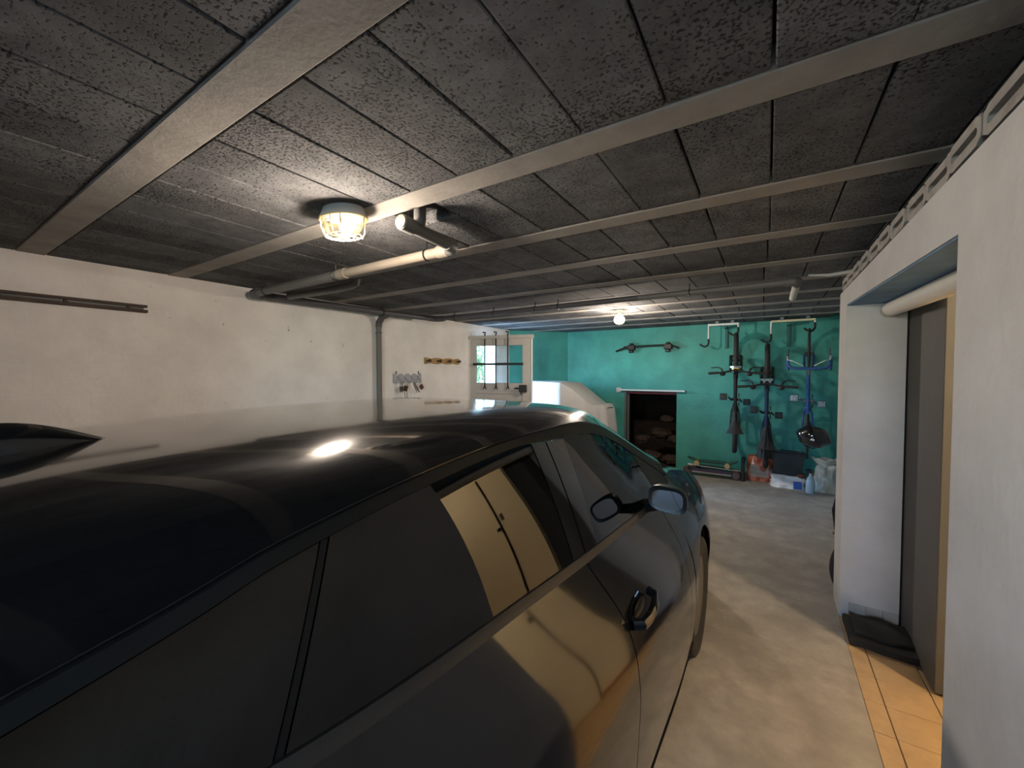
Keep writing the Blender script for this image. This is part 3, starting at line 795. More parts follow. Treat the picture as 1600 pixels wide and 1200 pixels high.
for s_ in (-.055, 0, .055):
    cg.tube([(s_, -.078, -.058), (s_, -.074, -.11), (s_, -.058, -.142), (s_, 0, -.150), (s_, .058, -.142), (s_, .074, -.11), (s_, .078, -.058)], .0028, 6)
cg.tube([(-.115, 0, -.058), (-.110, 0, -.11), (-.086, 0, -.142), (0, 0, -.152), (.086, 0, -.142), (.110, 0, -.11), (.115, 0, -.058)], .0028, 6)
cg.build('cage', 'cage', lp, smooth=True)
MB().lathe([(.012, -.05), (.014, -.075)], 14).build('socket', 'lamp_base', lp)
MB().ball((.018, 0, -.098), .036, .028, .028).build('bulb', 'bulb', lp, smooth=True)
point_light('lamp_light', (.018, 0, -.166), LAMP1, LCOL, .035, lp)
lb = tag(empty('ceiling_bulb', (-1.47, 4.66, ZC)), 'bare glowing bulb in its socket on the ceiling near the teal wall', 'lamp')
MB().lathe([(.045, 0), (.045, -.012), (.022, -.020), (.020, -.05)], 20).build('socket', 'lamp_base', lb, smooth=True)
MB().lathe([(.018, -.05), (.024, -.062), (.050, -.085), (.062, -.115), (.055, -.145), (.032, -.165), (0, -.170)], 24).build('bulb', 'bulb', lb, smooth=True)
point_light('lamp_light', (0, 0, -.24), LAMP2, LCOL, .05, lb)

# ---- drain pipes under the ceiling
dp = tag(empty('drain_pipe', (-3.76, 3.08, 0)), 'grey drain pipe running down the left wall and under the ceiling beams', 'pipe')
def W(p): return (p[0] + 3.76, p[1] - 3.08, p[2])
def pipe(pts, r, m, name='pipe_section', par=dp): return MB().tube([W(p) for p in pts], r, 14).build(name, m, par, smooth=True)
zp = 2.205
pipe([(-1.47, 1.66, zp), (-2.42, 1.675, zp)], .028, 'pipe_beige')
pipe([(-2.40, 1.675, zp), (-3.55, 1.69, zp)], .031, 'pipe_grey')
pipe([(-2.36, 1.674, zp), (-2.44, 1.676, zp)], .034, 'pipe_beige', 'coupling')
pipe([(-1.47, 1.66, zp), (-1.43, 1.655, zp), (-1.405, 1.63, zp + .002), (-1.40, 1.58, zp + .004)], .033, 'pipe_grey', 'elbow')
pipe([(-1.53, 1.661, zp), (-1.46, 1.66, zp)], .035, 'pipe_beige', 'coupling')
pipe([(-1.40, 1.59, zp + .004), (-1.385, 1.30, zp + .012)], .029, 'pipe_grey')
pipe([(-1.386, 1.335, zp + .010), (-1.384, 1.262, zp + .013)], .035, 'pipe_grey', 'coupling')
pipe([(-1.384, 1.2625, zp + .013), (-1.3835, 1.255, zp + .013)], .030, 'pipe_beige', 'end_cap')
pipe([(-1.392, 1.37, zp + .01), (-1.392, 1.385, zp + .06), (-1.392, 1.385, zp + .13)], .029, 'pipe_grey', 'tee')
pipe([(-3.53, 1.69, zp), (-3.62, 1.695, zp), (-3.655, 1.72, zp), (-3.66, 1.78, zp)], .036, 'pipe_dark', 'elbow')
pipe([(-3.66, 1.76, zp), (-3.60, 3.10, zp + .004), (-3.52, 3.66, zp + .006)], .031, 'pipe_dark')
pipe([(-3.525, 3.64, zp + .006), (-3.50, 3.74, zp + .006), (-3.44, 3.765, zp + .006), (-3.38, 3.76, zp + .006)], .035, 'pipe_dark', 'elbow')
pipe([(-3.40, 3.76, zp + .006), (-.95, 3.615, zp)], .026, 'pipe_dark')
pipe([(-.97, 3.616, zp), (.12, 3.545, zp - .004)], .026, 'pipe_grey')
pipe([(.10, 3.546, zp - .004), (.15, 3.545, zp - .004), (.172, 3.57, zp - .004), (.175, 3.64, zp - .004)], .033, 'pipe_grey', 'elbow')
pipe([(.175, 3.62, zp - .004), (.18, 4.36, zp)], .026, 'pipe_white')
pipe([(-3.61, 3.08, zp - .01), (-3.70, 3.08, zp - .03), (-3.755, 3.08, zp - .09), (-3.76, 3.08, zp - .14)], .036, 'pipe_dark', 'elbow')
pipe([(-3.76, 3.08, zp - .12), (-3.76, 3.08, .0)], .030, 'pipe_grey')
for z in (2.0, 1.2, .4):
    MB().tube([W((-3.76 + .034 * math.cos(a), 3.08 + .034 * math.sin(a), z)) for a in [2 * math.pi * k / 20 for k in range(20)]], .005, 6, closed=True).tube([W((-3.79, 3.08, z)), W((-3.80, 3.08, z))], .006, 6).build('bracket', 'pipe_dark', dp)
for (x, y, z, r) in ((-1.62, 1.662, zp, .03), (-2.48, 1.676, zp, .033), (-3.42, 1.688, zp, .033), (-3.60, 3.0, zp, .033), (-3.2, 3.749, zp + .005, .028), (-2.6, 3.714, zp + .004, .028), (-2.05, 3.68, zp + .003, .028), (-1.78, 3.664, zp + .002, .028), (-.55, 3.59, zp - .002, .028)):
    b_ = MB()
    ax = 'yz' if abs(y - 3.0) > .02 else 'xz'
    ring = [W((x + (0 if ax == 'yz' else r * math.cos(a)), y + (r * math.cos(a) if ax == 'yz' else 0), z + r * math.sin(a))) for a in [2 * math.pi * k / 18 for k in range(18)]]
    b_.tube(ring, .005, 6, closed=True).tube([W((x, y, z + r)), W((x, y, ZC + .005))], .005, 6)
    b_.build('bracket', 'black_metal', dp)
ob = tag(MB().tube([(-3.55, 1.95, 2.215), (-3.3, 1.97, 2.215), (-3.0, 2.0, 2.22), (-2.80, 2.02, 2.232), (-2.74, 2.03, 2.25), (-2.73, 2.03, 2.285)], [.03, .03, .029, .029, .03, .03], 12).build('branch_pipe', 'pipe_grey', smooth=True),
    'short grey branch pipe bending up into the ceiling near the left wall', 'pipe')
tag(MB().tube([(.56, 3.42, 2.235), (.47, 3.55, 2.232), (.36, 3.62, 2.236), (.24, 3.62, 2.25)], [.014, .013, .011, .006], 8).build('conduit', 'pipe_white', smooth=True),
    'short bent white conduit at the end of the hollow brick strip', 'conduit')

# ---- left wall
rl_ = tag(empty('wall_rail', (-3.79, .1, 2.0)), 'dark rusty iron rail fixed high on the left wall', 'rail')
MB().box(-.01, .022, -1.6, .95, .012, .030, b=.003).build('upper_rail', 'rust_metal', rl_)
MB().box(-.01, .022, -1.6, .952, -.024, -.004, b=.003).build('lower_rail', 'rust_metal', rl_)
MB().box(-.01, .010, -1.6, .93, -.004, .012).build('web', 'black_metal', rl_)
for y in (-.9, -.1, .55, .85): MB().lathe([(.012, 0), (.010, .008), (0, .010)], 10, M=Matrix.Translation((.010, y, .004)) @ Matrix.Rotation(R(90), 4, 'Y')).build('bolt', 'rust_metal', rl_)
# key rack
kr = tag(empty('key_rack', (-3.80, 3.54, 1.475)), 'grey key rack with scalloped top on the left wall', 'key rack')
sc = [(-.225, -.055)]
for k in range(33):
    t = k / 32; sc.append((lerp(-.225, .225, t), .045 + .012 * math.cos(t * 8 * math.pi)))
sc.append((.225, -.055))
poly = [(y, z) for y, z in sc]
MB().prism([(p, q) for p, q in reversed(poly)], 'x', .0, .02).build('board', 'key_rack', kr)
hooks = []
for k in range(4):
    y = -.165 + .11 * k
    MB().tube([(.02, y, -.01), (.05, y, -.015), (.066, y, -.035), (.060, y, -.055), (.045, y, -.058)], .006, 8).build('hook', 'silver', kr, smooth=True)
    MB().ball((.022, y, .01), .006, .012, .012, 10, 6).build('stud', 'chrome', kr, smooth=True)
for y in (-.18, .19): MB().tube([(.005, y, .05), (.005, y, .085)], .008, 8).build('hanger', 'steel_dark', kr)
def padlock(y, z, w, h, tilt, m, label):
    e = tag(empty('padlock', (-3.745, y, z), (R(tilt), 0, 0)), label, 'padlock')
    MB().box(-.012, .012, -w / 2, w / 2, -h, 0, b=.006).build('body', m, e)
    MB().tube([(0, -w * .3, -.004), (0, -w * .3, .03)] + arc((0, 0, .03), w * .3, 180, 0, 8, 'yz')[1:-1] + [(0, w * .3, .03), (0, w * .3, -.004)], .005, 8).build('shackle', 'silver', e, smooth=True)
padlock(3.395, 1.375, .055, .06, 12, 'rust_metal', 'dark padlock on the first hook of the grey key rack')
padlock(3.475, 1.380, .055, .065, -18, 'rust_metal', 'dark padlock with a hanging string on the second hook of the key rack')
padlock(3.715, 1.385, .055, .06, 35, 'red_brown', 'reddish brown padlock tilted on the last hook of the key rack')
kk = tag(empty('key_tag', (-3.715, 3.46, 1.40)), 'small red key tag dangling on strings below the key rack', 'key')
MB().tube([(0, 0, 0), (0, -.005, -.10), (0, .0, -.19)], .003, 6).build('string', 'dark_wood', kk)
MB().tube([(0, -.035, -.02), (0, -.04, -.10), (0, -.02, -.20)], .003, 6).build('string', 'dark_wood', kk)
MB().ball((0, -.005, -.205), .012, .022, .018, 12, 8).build('fob', 'red', kk, smooth=True)
ky = tag(empty('key_ring', (-3.745, 3.61, 1.42)), 'thin keys hanging slanted from the third hook of the key rack', 'key')
MB().tube([(0, 0, 0), (0, .02, -.05), (0, .07, -.11), (0, .09, -.125)], .006, 6).build('key', 'rust_metal', ky, smooth=True)
MB().tube([(.005, -.03, -.01), (.005, 0, -.07), (.005, .04, -.13)], .004, 6).build('key', 'rust_metal', ky, smooth=True)
# wooden peg rack
wk = tag(empty('peg_rack', (-3.80, 4.18, 1.70)), 'wavy brown wooden peg rack on the left wall beside the door', 'rack')
pl_ = []
for k in range(49):
    t = k / 48; pl_.append((lerp(-.34, .34, t), .026 + .016 * abs(math.cos(t * 3 * math.pi))))
bt = [(y, -z) for y, z in reversed(pl_)]
MB().prism(list(reversed(pl_ + bt)), 'x', 0, .022).build('board', 'wood', wk)
for k in range(4):
    y = -.30 + .2 * k
    MB().lathe([(.010, .0), (.012, .03), (.022, .045), (.020, .055), (0, .058)], 14, M=Matrix.Translation((.02, y, 0)) @ Matrix.Rotation(R(90), 4, 'Y')).build('peg', 'dark_wood', wk, smooth=True)

# ---- open side door leaf
TH = 15.0; LW, LH = .95, 2.03
lf = struct(empty('door_2', (XL + .012, 4.80, .01), (0, 0, R(TH))), 'white half-glazed side door leaf standing open with a black iron grille')
def lbox(name, x0, x1, z0, z1, m, y0=-.02, y1=.02, par=lf): return MB().box(x0, x1, y0, y1, z0, z1, b=.003).build(name, m, par)
lbox('stile', 0, .10, 0, LH, 'white_door'); lbox('stile', .82, LW, 0, LH, 'white_door')
lbox('rail', .10, .82, 1.93, LH, 'white_door'); lbox('rail', .10, .82, 1.22, 1.38, 'white_door'); lbox('rail', .10, .82, 0, .18, 'white_door')
lbox('panel', .10, .82, .18, 1.22, 'white_door', -.010, .010)
lbox('pane', .10, .82, 1.38, 1.93, 'pane', -.002, .002)
lbox('daylit_edge_strip', LW, LW + .012, 0, LH, 'white_frame', -.026, .026); lbox('daylit_edge_strip', -.012, 0, 0.02, LH, 'white_frame', -.026, .026)  # paler strips put the daylight on the leaf edges into the colour
lbox('top_strip', -.02, LW + .03, LH, LH + .05, 'white_door', -.045, .03)
for x in (.245, .42, .605):
    g_ = MB().box(x - .009, x + .009, -.045, -.036, 1.33, 2.09)
    g_.prism([(x - .009, 1.34), (x + .009, 1.34), (x + .028, 1.28), (x + .016, 1.285), (x, 1.315), (x - .016, 1.285), (x - .028, 1.28)], 'y', -.045, -.036)
    g_.tube([(x, -.04, 2.085), (x + .01, -.04, 2.125), (x - .03, -.04, 2.128)], .011, 8)
    g_.build('grille_bar', 'black_metal', lf)
MB().box(.06, .84, -.056, -.045, 1.64, 1.675, b=.002).build('grille_bar', 'black_metal', lf)
lk = MB().box(.78, .89, -.07, -.02, 1.25, 1.355, b=.004).build('lock_box', 'black_plastic', lf)
MB().tube([(.79, -.06, 1.305), (.72, -.065, 1.305), (.715, -.065, 1.305)], .011, 8).tube([(.81, -.05, 1.255), (.81, -.05, 1.215)], .009, 8).build('lock_handle', 'black_plastic', lk)

# ---- back wall
rbx = tag(empty('roof_bar', (-1.66, 6.76, 1.93)), 'black car roof rack bar with clamps hung on the teal wall', 'roof rack')
MB().tube([(-.52, -.02, -.03), (-.40, -.02, .015), (-.28, -.02, .035), (0, -.02, .045), (.30, -.02, .05), (.40, -.02, .03), (.48, -.02, .0)], .014, 8, flat=1.2).build('bar', 'black_metal', rbx, smooth=True)
for x in (-.26, .32):
    MB().box(x - .06, x + .06, -.05, .03, -.015, .07, b=.01).box(x - .04, x + .03, -.045, .03, -.06, -.015, b=.01).box(x - .03, x + .025, -.045, .03, .07, .10, b=.01).box(x - .13, x - .06, -.03, .0, .03, .055, b=.006).build('clamp', 'black_plastic', rbx)
tag(MB().box(-2.18, -2.10, 6.77, 6.8, 1.205, 1.285, b=.006).box(-2.16, -2.12, 6.764, 6.772, 1.225, 1.265, b=.004).build('light_switch', 'switch'), 'small beige light switch left of the low opening', 'switch')
struct(MB().box(-2.09, -1.075, 6.70, 6.8, 1.240, 1.262, b=.003).build('trim_5', 'sill'), 'pale board above the low opening in the teal wall')
struct(MB().box(HX0 - .005, HX0 + .03, YB - .01, YB + .21, 0, HZ).box(HX0 + .03, HX0 + .055, YB + .06, YB + .12, 0, HZ - .03).build('trim_6', 'door_grey'), 'grey jamb of the low opening')
struct(MB().box(HX0 + .03, HX1 - .002, YB + .002, YB + .2, HZ - .035, HZ - .001).build('trim_7', 'magenta'), 'dark red lintel of the low opening')
rk = [(-1.88, 7.35, .34, .14), (-1.60, 7.45, .46, .18), (-1.32, 7.30, .40, .13), (-1.68, 7.15, .10, .17), (-1.36, 7.12, .08, .14), (-1.98, 7.1, .08, .12), (-1.50, 7.5, .72, .12)]
rl2 = ['pale rubble stone at the left in the low opening', 'largest pale rubble stone in the middle of the low opening', 'rubble stone at the right in the low opening', 'lower middle rubble stone in the low opening', 'lower right rubble stone in the low opening', 'lower left rubble stone in the low opening', 'topmost small rubble stone in the low opening']
for (x, y, z, r), lab in zip(rk, rl2):
    o = tag(MB().ball((0, 0, 0), r, r * .8, r * .55, 9, 6, jit=.22).build('rubble_stone', 'rock'), lab, 'stone', 'rubble in the low opening'); o.location = (x, y, z)

# ---- bicycle hooks under the ceiling
def hook_rack(name, label, x0, x1, m, drops):
    y = 6.47
    e = tag(empty(name, (x0, y, 2.2)), label, 'hook rack')
    MB().box(0, x1 - x0, -.012, .012, .016, .044, b=.002).build('rail', m, e)
    for (dx, l) in drops:
        MB().tube([(dx, 0, .03), (dx, 0, -l)], .010, 8).build('rod', 'white_metal', e)
        MB().tube([(dx, 0, -l), (dx, 0, -l - .07), (dx - .018, 0, -l - .10), (dx - .05, 0, -l - .112), (dx - .085, 0, -l - .095), (dx - .115, 0, -l - .07)], .013, 8).build('hook', 'black_rubber', e, smooth=True)
    for dx in (.12, x1 - x0 - .08):
        MB().box(dx - .02, dx + .02, -.02, .02, .040, .078).build('ceiling_bracket', 'steel_dark', e)
    return e
hook_rack('bicycle_hook', 'white hook rail under the ceiling with one empty hook and one bicycle', -.737, -.345, 'white_metal', ((.01, .17), (.385, .02)))
hook_rack('bicycle_hook', 'cream hook rail under the ceiling carrying the two right bicycles', .035, .515, 'cream_metal', ((.0, .135), (.475, .01)))
for i, (x, lab) in enumerate(((-.52, 'dark teal wall bracket left of the first hanging bicycle'), (.24, 'dark teal wall bracket between the second and third bicycle'))):
    e = tag(empty('wall_bracket', (x, 6.8, 2.1)), lab, 'bracket', 'teal wall brackets')
    MB().box(-.02, .02, -.03, 0, -.20, .12, b=.003).build('upright', 'teal_metal', e)
    MB().box(-.02, .02, -.24, -.03, .085, .12, b=.003).build('arm', 'teal_metal', e)

# ---- bicycles hung by the front wheel (local: x forward, y left, z up)
def torus(mb, c, R_, r, n=40, m=8, fl=1.0):
    mb.tube([(c[0] + R_ * math.cos(a), c[1], c[2] + R_ * math.sin(a)) for a in [2 * math.pi * k / n for k in range(n)]], r, m, closed=True)
def bicycle(label, x, z0, frame, road=False, Rw=.335, grip='black_rubber', tyre_r=.031, dz=0):
    M = Matrix(((0, -1, 0), (0, 0, -1), (1, 0, 0)))
    e = tag(empty('bicycle', (x, 6.8 - .012, z0)), label, 'bicycle', 'bicycles hanging on the teal wall')
    e.rotation_euler = (Matrix.Rotation(-math.atan2(x, 6.4), 3, 'Z') @ M).to_euler()
    FA, BB = (1.03, 0, Rw), (.42, 0, .29)
    st = Vector((.20, 0, .78)); ht = Vector((.795, 0, .76)); hb = Vector((.845, 0, .60))
    for nm, cx_ in (('rear_wheel', 0), ('front_wheel', FA[0])):
        t = MB(); torus(t, (cx_, 0, Rw), Rw - tyre_r, tyre_r, 48, 8)
        w = t.build(nm, 'tyre', e, smooth=True)
        rm = MB(); torus(rm, (cx_, 0, Rw), Rw - 2 * tyre_r - .008, .011, 40, 6); rm.tube([(cx_, -.05, Rw), (cx_, .05, Rw)], .022, 10)
        rm.build('rim', 'steel_dark', w, smooth=True)
        sp = MB()
        for k in range(20):
            a = 2 * math.pi * k / 20; s2 = .035 if k % 2 else -.035
            sp.tube([(cx_ + .02 * math.cos(a), s2, Rw + .02 * math.sin(a)), (cx_ + (Rw - .06) * math.cos(a), 0, Rw + (Rw - .06) * math.sin(a))], .0015, 3, cap=False)
        sp.build('spokes', 'silver', w)
    fr = MB()
    tr_ = .020 if not road else .016
    fr.tube([BB, st], tr_ * .95, 10).tube([st + Vector((.01, 0, -.05)), ht], tr_, 10).tube([BB, hb], tr_ * 1.25, 10).tube([ht + Vector((-.01, 0, .03)), hb], tr_ * 1.3, 10)
    for s2 in (-1, 1):
        fr.tube([BB, (.25, s2 * .045, .30), (0, s2 * .06, Rw)], .011, 8).tube([st + Vector((.0, 0, -.06)), (.13, s2 * .04, .62), (0, s2 * .06, Rw)], .009, 8)
    fr.build('frame', frame, e, smooth=True)
    fk = MB()
    if road:
        for s2 in (-1, 1): fk.tube([(.85, s2 * .03, .60), (.86, s2 * .045, .56), (FA[0] - .02, s2 * .05, Rw + .02), (FA[0], s2 * .05, Rw)], [.014, .014, .010, .008], 8)
    else:
        fk.box(.80, .90, -.075, .075, .665 - .06, .70 - .06, b=.01)
        for s2 in (-1, 1):
            fk.tube([(.835, s2 * .06, .66), (.90, s2 * .062, .53)], .017, 10).tube([(.90, s2 * .062, .54), (FA[0], s2 * .062, Rw)], .022, 10)
        fk.tube([(.92, -.06, .56), (.965, -.055, .62), (.965, .055, .62), (.92, .06, .56)], .014, 8)
    fk.build('fork', 'black_frame' if not road else frame, e, smooth=True)
    MB().tube([st, (.155, 0, .92)], .014, 10).build('seat_post', 'steel_dark', e, smooth=True)
    sd = MB(); sd.grid(lambda u, v: (lerp(.02, .30, u), (2 * v - 1) * lerp(.10, .020, min(1, u * 1.4) ** .8), .945 + .018 * math.cos((2 * v - 1) * 1.5) - .012 * math.sin(u * 3.1)), 14, 10, thick=(0, 0, -.03))
    sd.build('saddle', 'black_rubber', e, smooth=True)
    stem_end = Vector((.835, 0, .90)) if not road else Vector((.84, 0, .88))
    MB().tube([ht, (.775, 0, .82), stem_end], [.017, .017, .017], 10).build('stem', 'black_metal' if not road else 'alu', e, smooth=True)
    hbm = MB()
    if road:
        pts = []
        for s2 in (-1,):
            pts = [(.985, s2 * .21, .77), (.90, s2 * .215, .745), (.99, s2 * .21, .79)]
        left = [(.82, .205, .76), (.89, .21, .755), (.96, .21, .79), (.975, .208, .835), (.945, .206, .868), (.89, .20, .882), (.85, .17, .885), (.84, .10, .885), (.84, 0, .882)]
        full = left + [(p[0], -p[1], p[2]) for p in reversed(left[:-1])]
        hbm.tube(full, .0165, 10); hb_o = hbm.build('handlebar', 'blue_tape', e, smooth=True)
        for s2 in (-1, 1):
            MB().tube([(.945, s2 * .205, .868), (.99, s2 * .205, .885), (1.02, s2 * .20, .86), (1.08, s2 * .20, .80)], [.015, .013, .008, .006], 8).build('brake_lever', 'alu', e, smooth=True)
            MB().tube([(.945, s2 * .205, .88), (.93, s2 * .15, .93), (.87, s2 * .05, .90)], .004, 6).build('brake_cable', 'white_metal', e, smooth=True)
    else:
        hbm.tube([(.79, -.31, .93), (.80, -.15, .925), (.825, -.05, .905), (.83, 0, .90), (.825, .05, .905), (.80, .15, .925), (.79, .31, .93)], .012, 10)
        hbm.build('handlebar', 'black_metal', e, smooth=True)
        for s2 in (-1, 1):
            MB().tube([(.798, s2 * .20, .927), (.79, s2 * .315, .93)], .017, 10).build('grip', grip, e, smooth=True)
            MB().tube([(.81, s2 * .15, .92), (.85, s2 * .165, .91), (.87, s2 * .20, .90), (.865, s2 * .285, .905)], [.012, .011, .007, .007], 8).build('brake_lever', 'black_metal', e, smooth=True)
            MB().ball((.785, s2 * .15, .90), .03, .035, .02, 12, 8).build('shifter', 'black_plastic', e, smooth=True)
    cr = MB(); cr.tube([(BB[0], -.06, BB[2]), (BB[0], .06, BB[2])], .018, 10)
    for s2, ca in ((1, 75), (-1, 255)):
        c_, s_ = math.cos(R(ca)), math.sin(R(ca))
        pe = Vector((BB[0] + .17 * c_, s2 * .085, BB[2] + .17 * s_))
        cr.tube([(BB[0], s2 * .06, BB[2]), pe], .010, 8)
        pd_ = MB(); px, py, pz = pe
        y0, y1 = sorted((py + s2 * .015, py + s2 * .105))
        pd_.box(px - .045, px + .045, y0, y1, pz - .012, pz + .012, b=.006); pd_.box(px - .03, px + .03, y0 + .02, y1 - .02, pz - .016, pz + .016, b=.003)
        pd_.build('pedal', 'black_plastic' if not road else 'steel_dark', e)
    ck = cr.build('crank', 'black_metal' if not road else 'alu', e, smooth=True)
    ch = MB(); torus(ch, (BB[0], -.045, BB[2]), .085, .006, 28, 6); ch.lathe([(.07, -.002), (.07, .002)], 20, M=Matrix.Translation((BB[0], -.045, BB[2])) @ Matrix.Rotation(R(90), 4, 'X'))
    ch.build('chainring', 'steel_dark', e, smooth=True)
    return e
b1 = bicycle('black mountain bike with a yellow stem mark, leftmost of the hanging bicycles', -.395, .742, 'black_frame')
MB().box(.850, .862, -.028, .028, .885, .905).build('stem_mark', 'yellow', b1)
b2 = bicycle('navy mountain bike hanging lowest, between the black and the blue bicycle', .0, .575, 'navy_frame')
b3 = bicycle('blue drop-handlebar road bike, rightmost of the hanging bicycles', .478, .752, 'blue_frame', road=True, tyre_r=.014)
# mudguard shroud on the saddle of the navy bike, reflector lamps
hm = tag(empty('helmet', (.465, 5.80, .80)), 'glossy black bicycle helmet hung on the blue road bike', 'helmet')
def hel(u, v):
    a = 2 * math.pi * u; t = v * math.pi * .56
    k = 1 + .05 * math.cos(6 * a) * math.sin(t)
    return (.165 * math.sin(t) * math.cos(a) * k, -.115 * math.cos(t) * 1.0 + .0, .125 * math.sin(t) * math.sin(a) * k)
ho = MB().grid(hel, 36, 12, thick=lambda p: (-p[0] * .12, .012, -p[2] * .12)).build('shell', 'helmet', hm, smooth=True); ho.rotation_euler = (R(12), R(18), 0)
MB().add([(-.030, -.116, -.012), (-.014, -.117, -.016), (-.012, -.117, .004), (-.002, -.118, -.014), (.010, -.117, -.010), (.006, -.117, .014), (.0, -.117, .004), (-.008, -.117, .018), (-.02, -.117, .016)], [(0, 1, 2, 8), (2, 3, 6, 7), (3, 4, 5, 6)]).build('emblem', 'white_print', ho)
MB().tube([(-.13, .02, -.02), (-.08, .06, -.12), (0, .07, -.15), (.08, .06, -.12), (.13, .02, -.02)], .006, 6).build('strap', 'black_fabric', hm, smooth=True)

jk = tag(empty('saddle_cover', (.0, 5.86, .60)), 'dark cloth saddle cover hanging on the navy mountain bike', 'cover')
MB().grid(lambda u, v: ((2 * u - 1) * lerp(.035, .095, v ** .8) + .012 * math.sin(u * 19 + v * 4) * v, -.03 + .05 * (2 * u - 1) ** 2 + .012 * math.sin(u * 25) * v, lerp(.26, -.10, v) - .03 * abs(math.sin(u * 9)) * v), 30, 14, thick=(0, .012, 0)).build('cloth', 'black_fabric', jk, smooth=True)

# wall lamp-like dark fitting at far right
tag(MB().box(.71, .76, 6.05, 6.09, 1.28, 1.52, b=.01).tube([(.735, 6.07, 1.40), (.79, 6.1, 1.33), (.84, 6.12, 1.33)], .010, 8).build('wall_fitting', 'black_metal'), 'black metal fitting on the wall right of the blue bicycle', 'fitting')

# ---- things on the floor by the back wall
sc_ = tag(empty('kick_scooter', (-.63, 6.55, 0)), 'folded kick scooter with silver deck lying along the teal wall', 'scooter')
MB().box(-.30, .22, -.07, .07, .055, .085, b=.008).build('deck', 'silver', sc_)
MB().tube([(-.36, 0, .155), (.0, 0, .15), (.33, 0, .14)], .018, 10).build('steering_tube', 'chrome', sc_, smooth=True)
MB().box(-.30, .20, -.075, -.068, .085, .125, b=.004).build('side_panel', 'scooter_purple', sc_)
for x in (-.36, .27):
    ww = MB(); ww.tube([(x + .055 * math.cos(a), -.02, .068 + .055 * math.sin(a)) for a in [2 * math.pi * k / 24 for k in range(24)]], .0125, 8, closed=True)
    wo_ = ww.build('wheel', 'red_brown', sc_, smooth=True); MB().lathe([(.045, -.01), (.045, .01)], 18, M=Matrix.Translation((x, -.02, .068)) @ Matrix.Rotation(R(90), 4, 'X')).build('hub', 'steel_dark', wo_)
MB().tube([(.36, 0, 0.0), (.36, 0, .14), (.36, 0, .30)], [.030, .024, .022], 10).tube([(.36, -.10, .14), (.36, .10, .14)], .014, 8).ball((.365, 0, .31), .03, .03, .035).build('handlebar', 'black_plastic', sc_, smooth=True)
MB().box(-.36, -.20, -.06, .06, .085, .145, b=.01).build('folding_joint', 'black_plastic', sc_)
sk_ = tag(empty('skateboard', (-.66, 6.55, .17)), 'black skateboard with cream wheels lying on the folded scooter', 'skateboard')
MB().grid(lambda u, v: (lerp(-.33, .33, u), (2 * v - 1) * .095 * (1 - abs(2 * u - 1) ** 6 * .6), .055 + .045 * max(0, abs(2 * u - 1) - .65) ** 1.2 * 3), 24, 6, thick=(0, 0, .012)).build('deck', 'black_frame', sk_, smooth=True)
for x in (-.20, .20):
    MB().box(x - .03, x + .03, -.05, .05, .03, .055, b=.004).build('truck', 'alu', sk_)
    for y in (-.085, .075):
        MB().lathe([(.034, -.018), (.038, -.012), (.038, .012), (.034, .018)], 20, M=Matrix.Translation((x, y, .036)) @ Matrix.Rotation(R(90), 4, 'X')).build('wheel', 'wheel_cream', sk_, smooth=True)

def bag(name, label, x, y, w, d, h, m, cat, taper=.85, crumple=.012, seed=1, z0=0):
    random.seed(seed); ph = [random.uniform(0, 6) for _ in range(6)]
    e = tag(empty(name, (x, y, z0)), label, cat)
    def f(u, v):
        a = 2 * math.pi * u; k = lerp(1, taper, v)
        c, s_ = math.cos(a), math.sin(a)
        p = 4.0
        rr = (abs(c) ** p + abs(s_) ** p) ** (-1 / p)
        wob = crumple * (math.sin(3 * a + ph[0] + 7 * v) + .7 * math.sin(7 * a + ph[1] - 9 * v) + .5 * math.sin(11 * a + ph[2]))
        dd = d * lerp(1, .35 if taper < 1.0 else 1, v ** 1.5)
        return ((w / 2 * k * rr * c) + wob * c, (dd / 2 * rr * s_) + wob * s_, h * v + .01 * math.sin(5 * a + ph[3]) * v)
    mb = MB().grid(f, 40, 14)
    n = len(mb.v)
    mb.add([f(i / 40, 0) for i in range(40)], [tuple(reversed(range(40)))]); mb.add([f(i / 40, 1) for i in range(40)], [tuple(range(40))])
    mb.build('body', m, e, smooth=True, ang=60)
    return e
ob_ = bag('pellet_bag', 'orange and grey printed paper sack leaning at the teal wall', -.07, 6.725, .31, .13, .35, 'orange_bag', 'bag', taper=.92, seed=3)
MB().grid(lambda u, v: (lerp(-.11, .11, u), -.072 + .030 * v ** 1.5 * 1.1, lerp(.06, .24, v)), 6, 6, thick=(0, .008, 0)).build('front_print', 'bag_print', ob_)
MB().grid(lambda u, v: (lerp(-.10, -.02, u) + .02 * v, -.050 + .018 * v, lerp(.235, .315, v)), 4, 4, thick=(0, .008, 0)).build('white_print', 'white_bag', ob_)
wb_ = bag('plastic_bag', 'white plastic bag with blue print lying under the black crate', .255, 6.56, .38, .26, .16, 'white_bag', 'bag', taper=.95, crumple=.010, seed=5)
MB().grid(lambda u, v: (lerp(.06, .15, u), -.142 + .01 * u, lerp(.01, .11, v)), 4, 4, thick=(0, .012, 0)).build('blue_print', 'blue_print', wb_)
cr_ = tag(empty('storage_crate', (.255, 6.60, .165)), 'black plastic crate with a wide rim standing on the white bag', 'crate')
CW, CD, CH = .36, .22, .30
cb = MB()
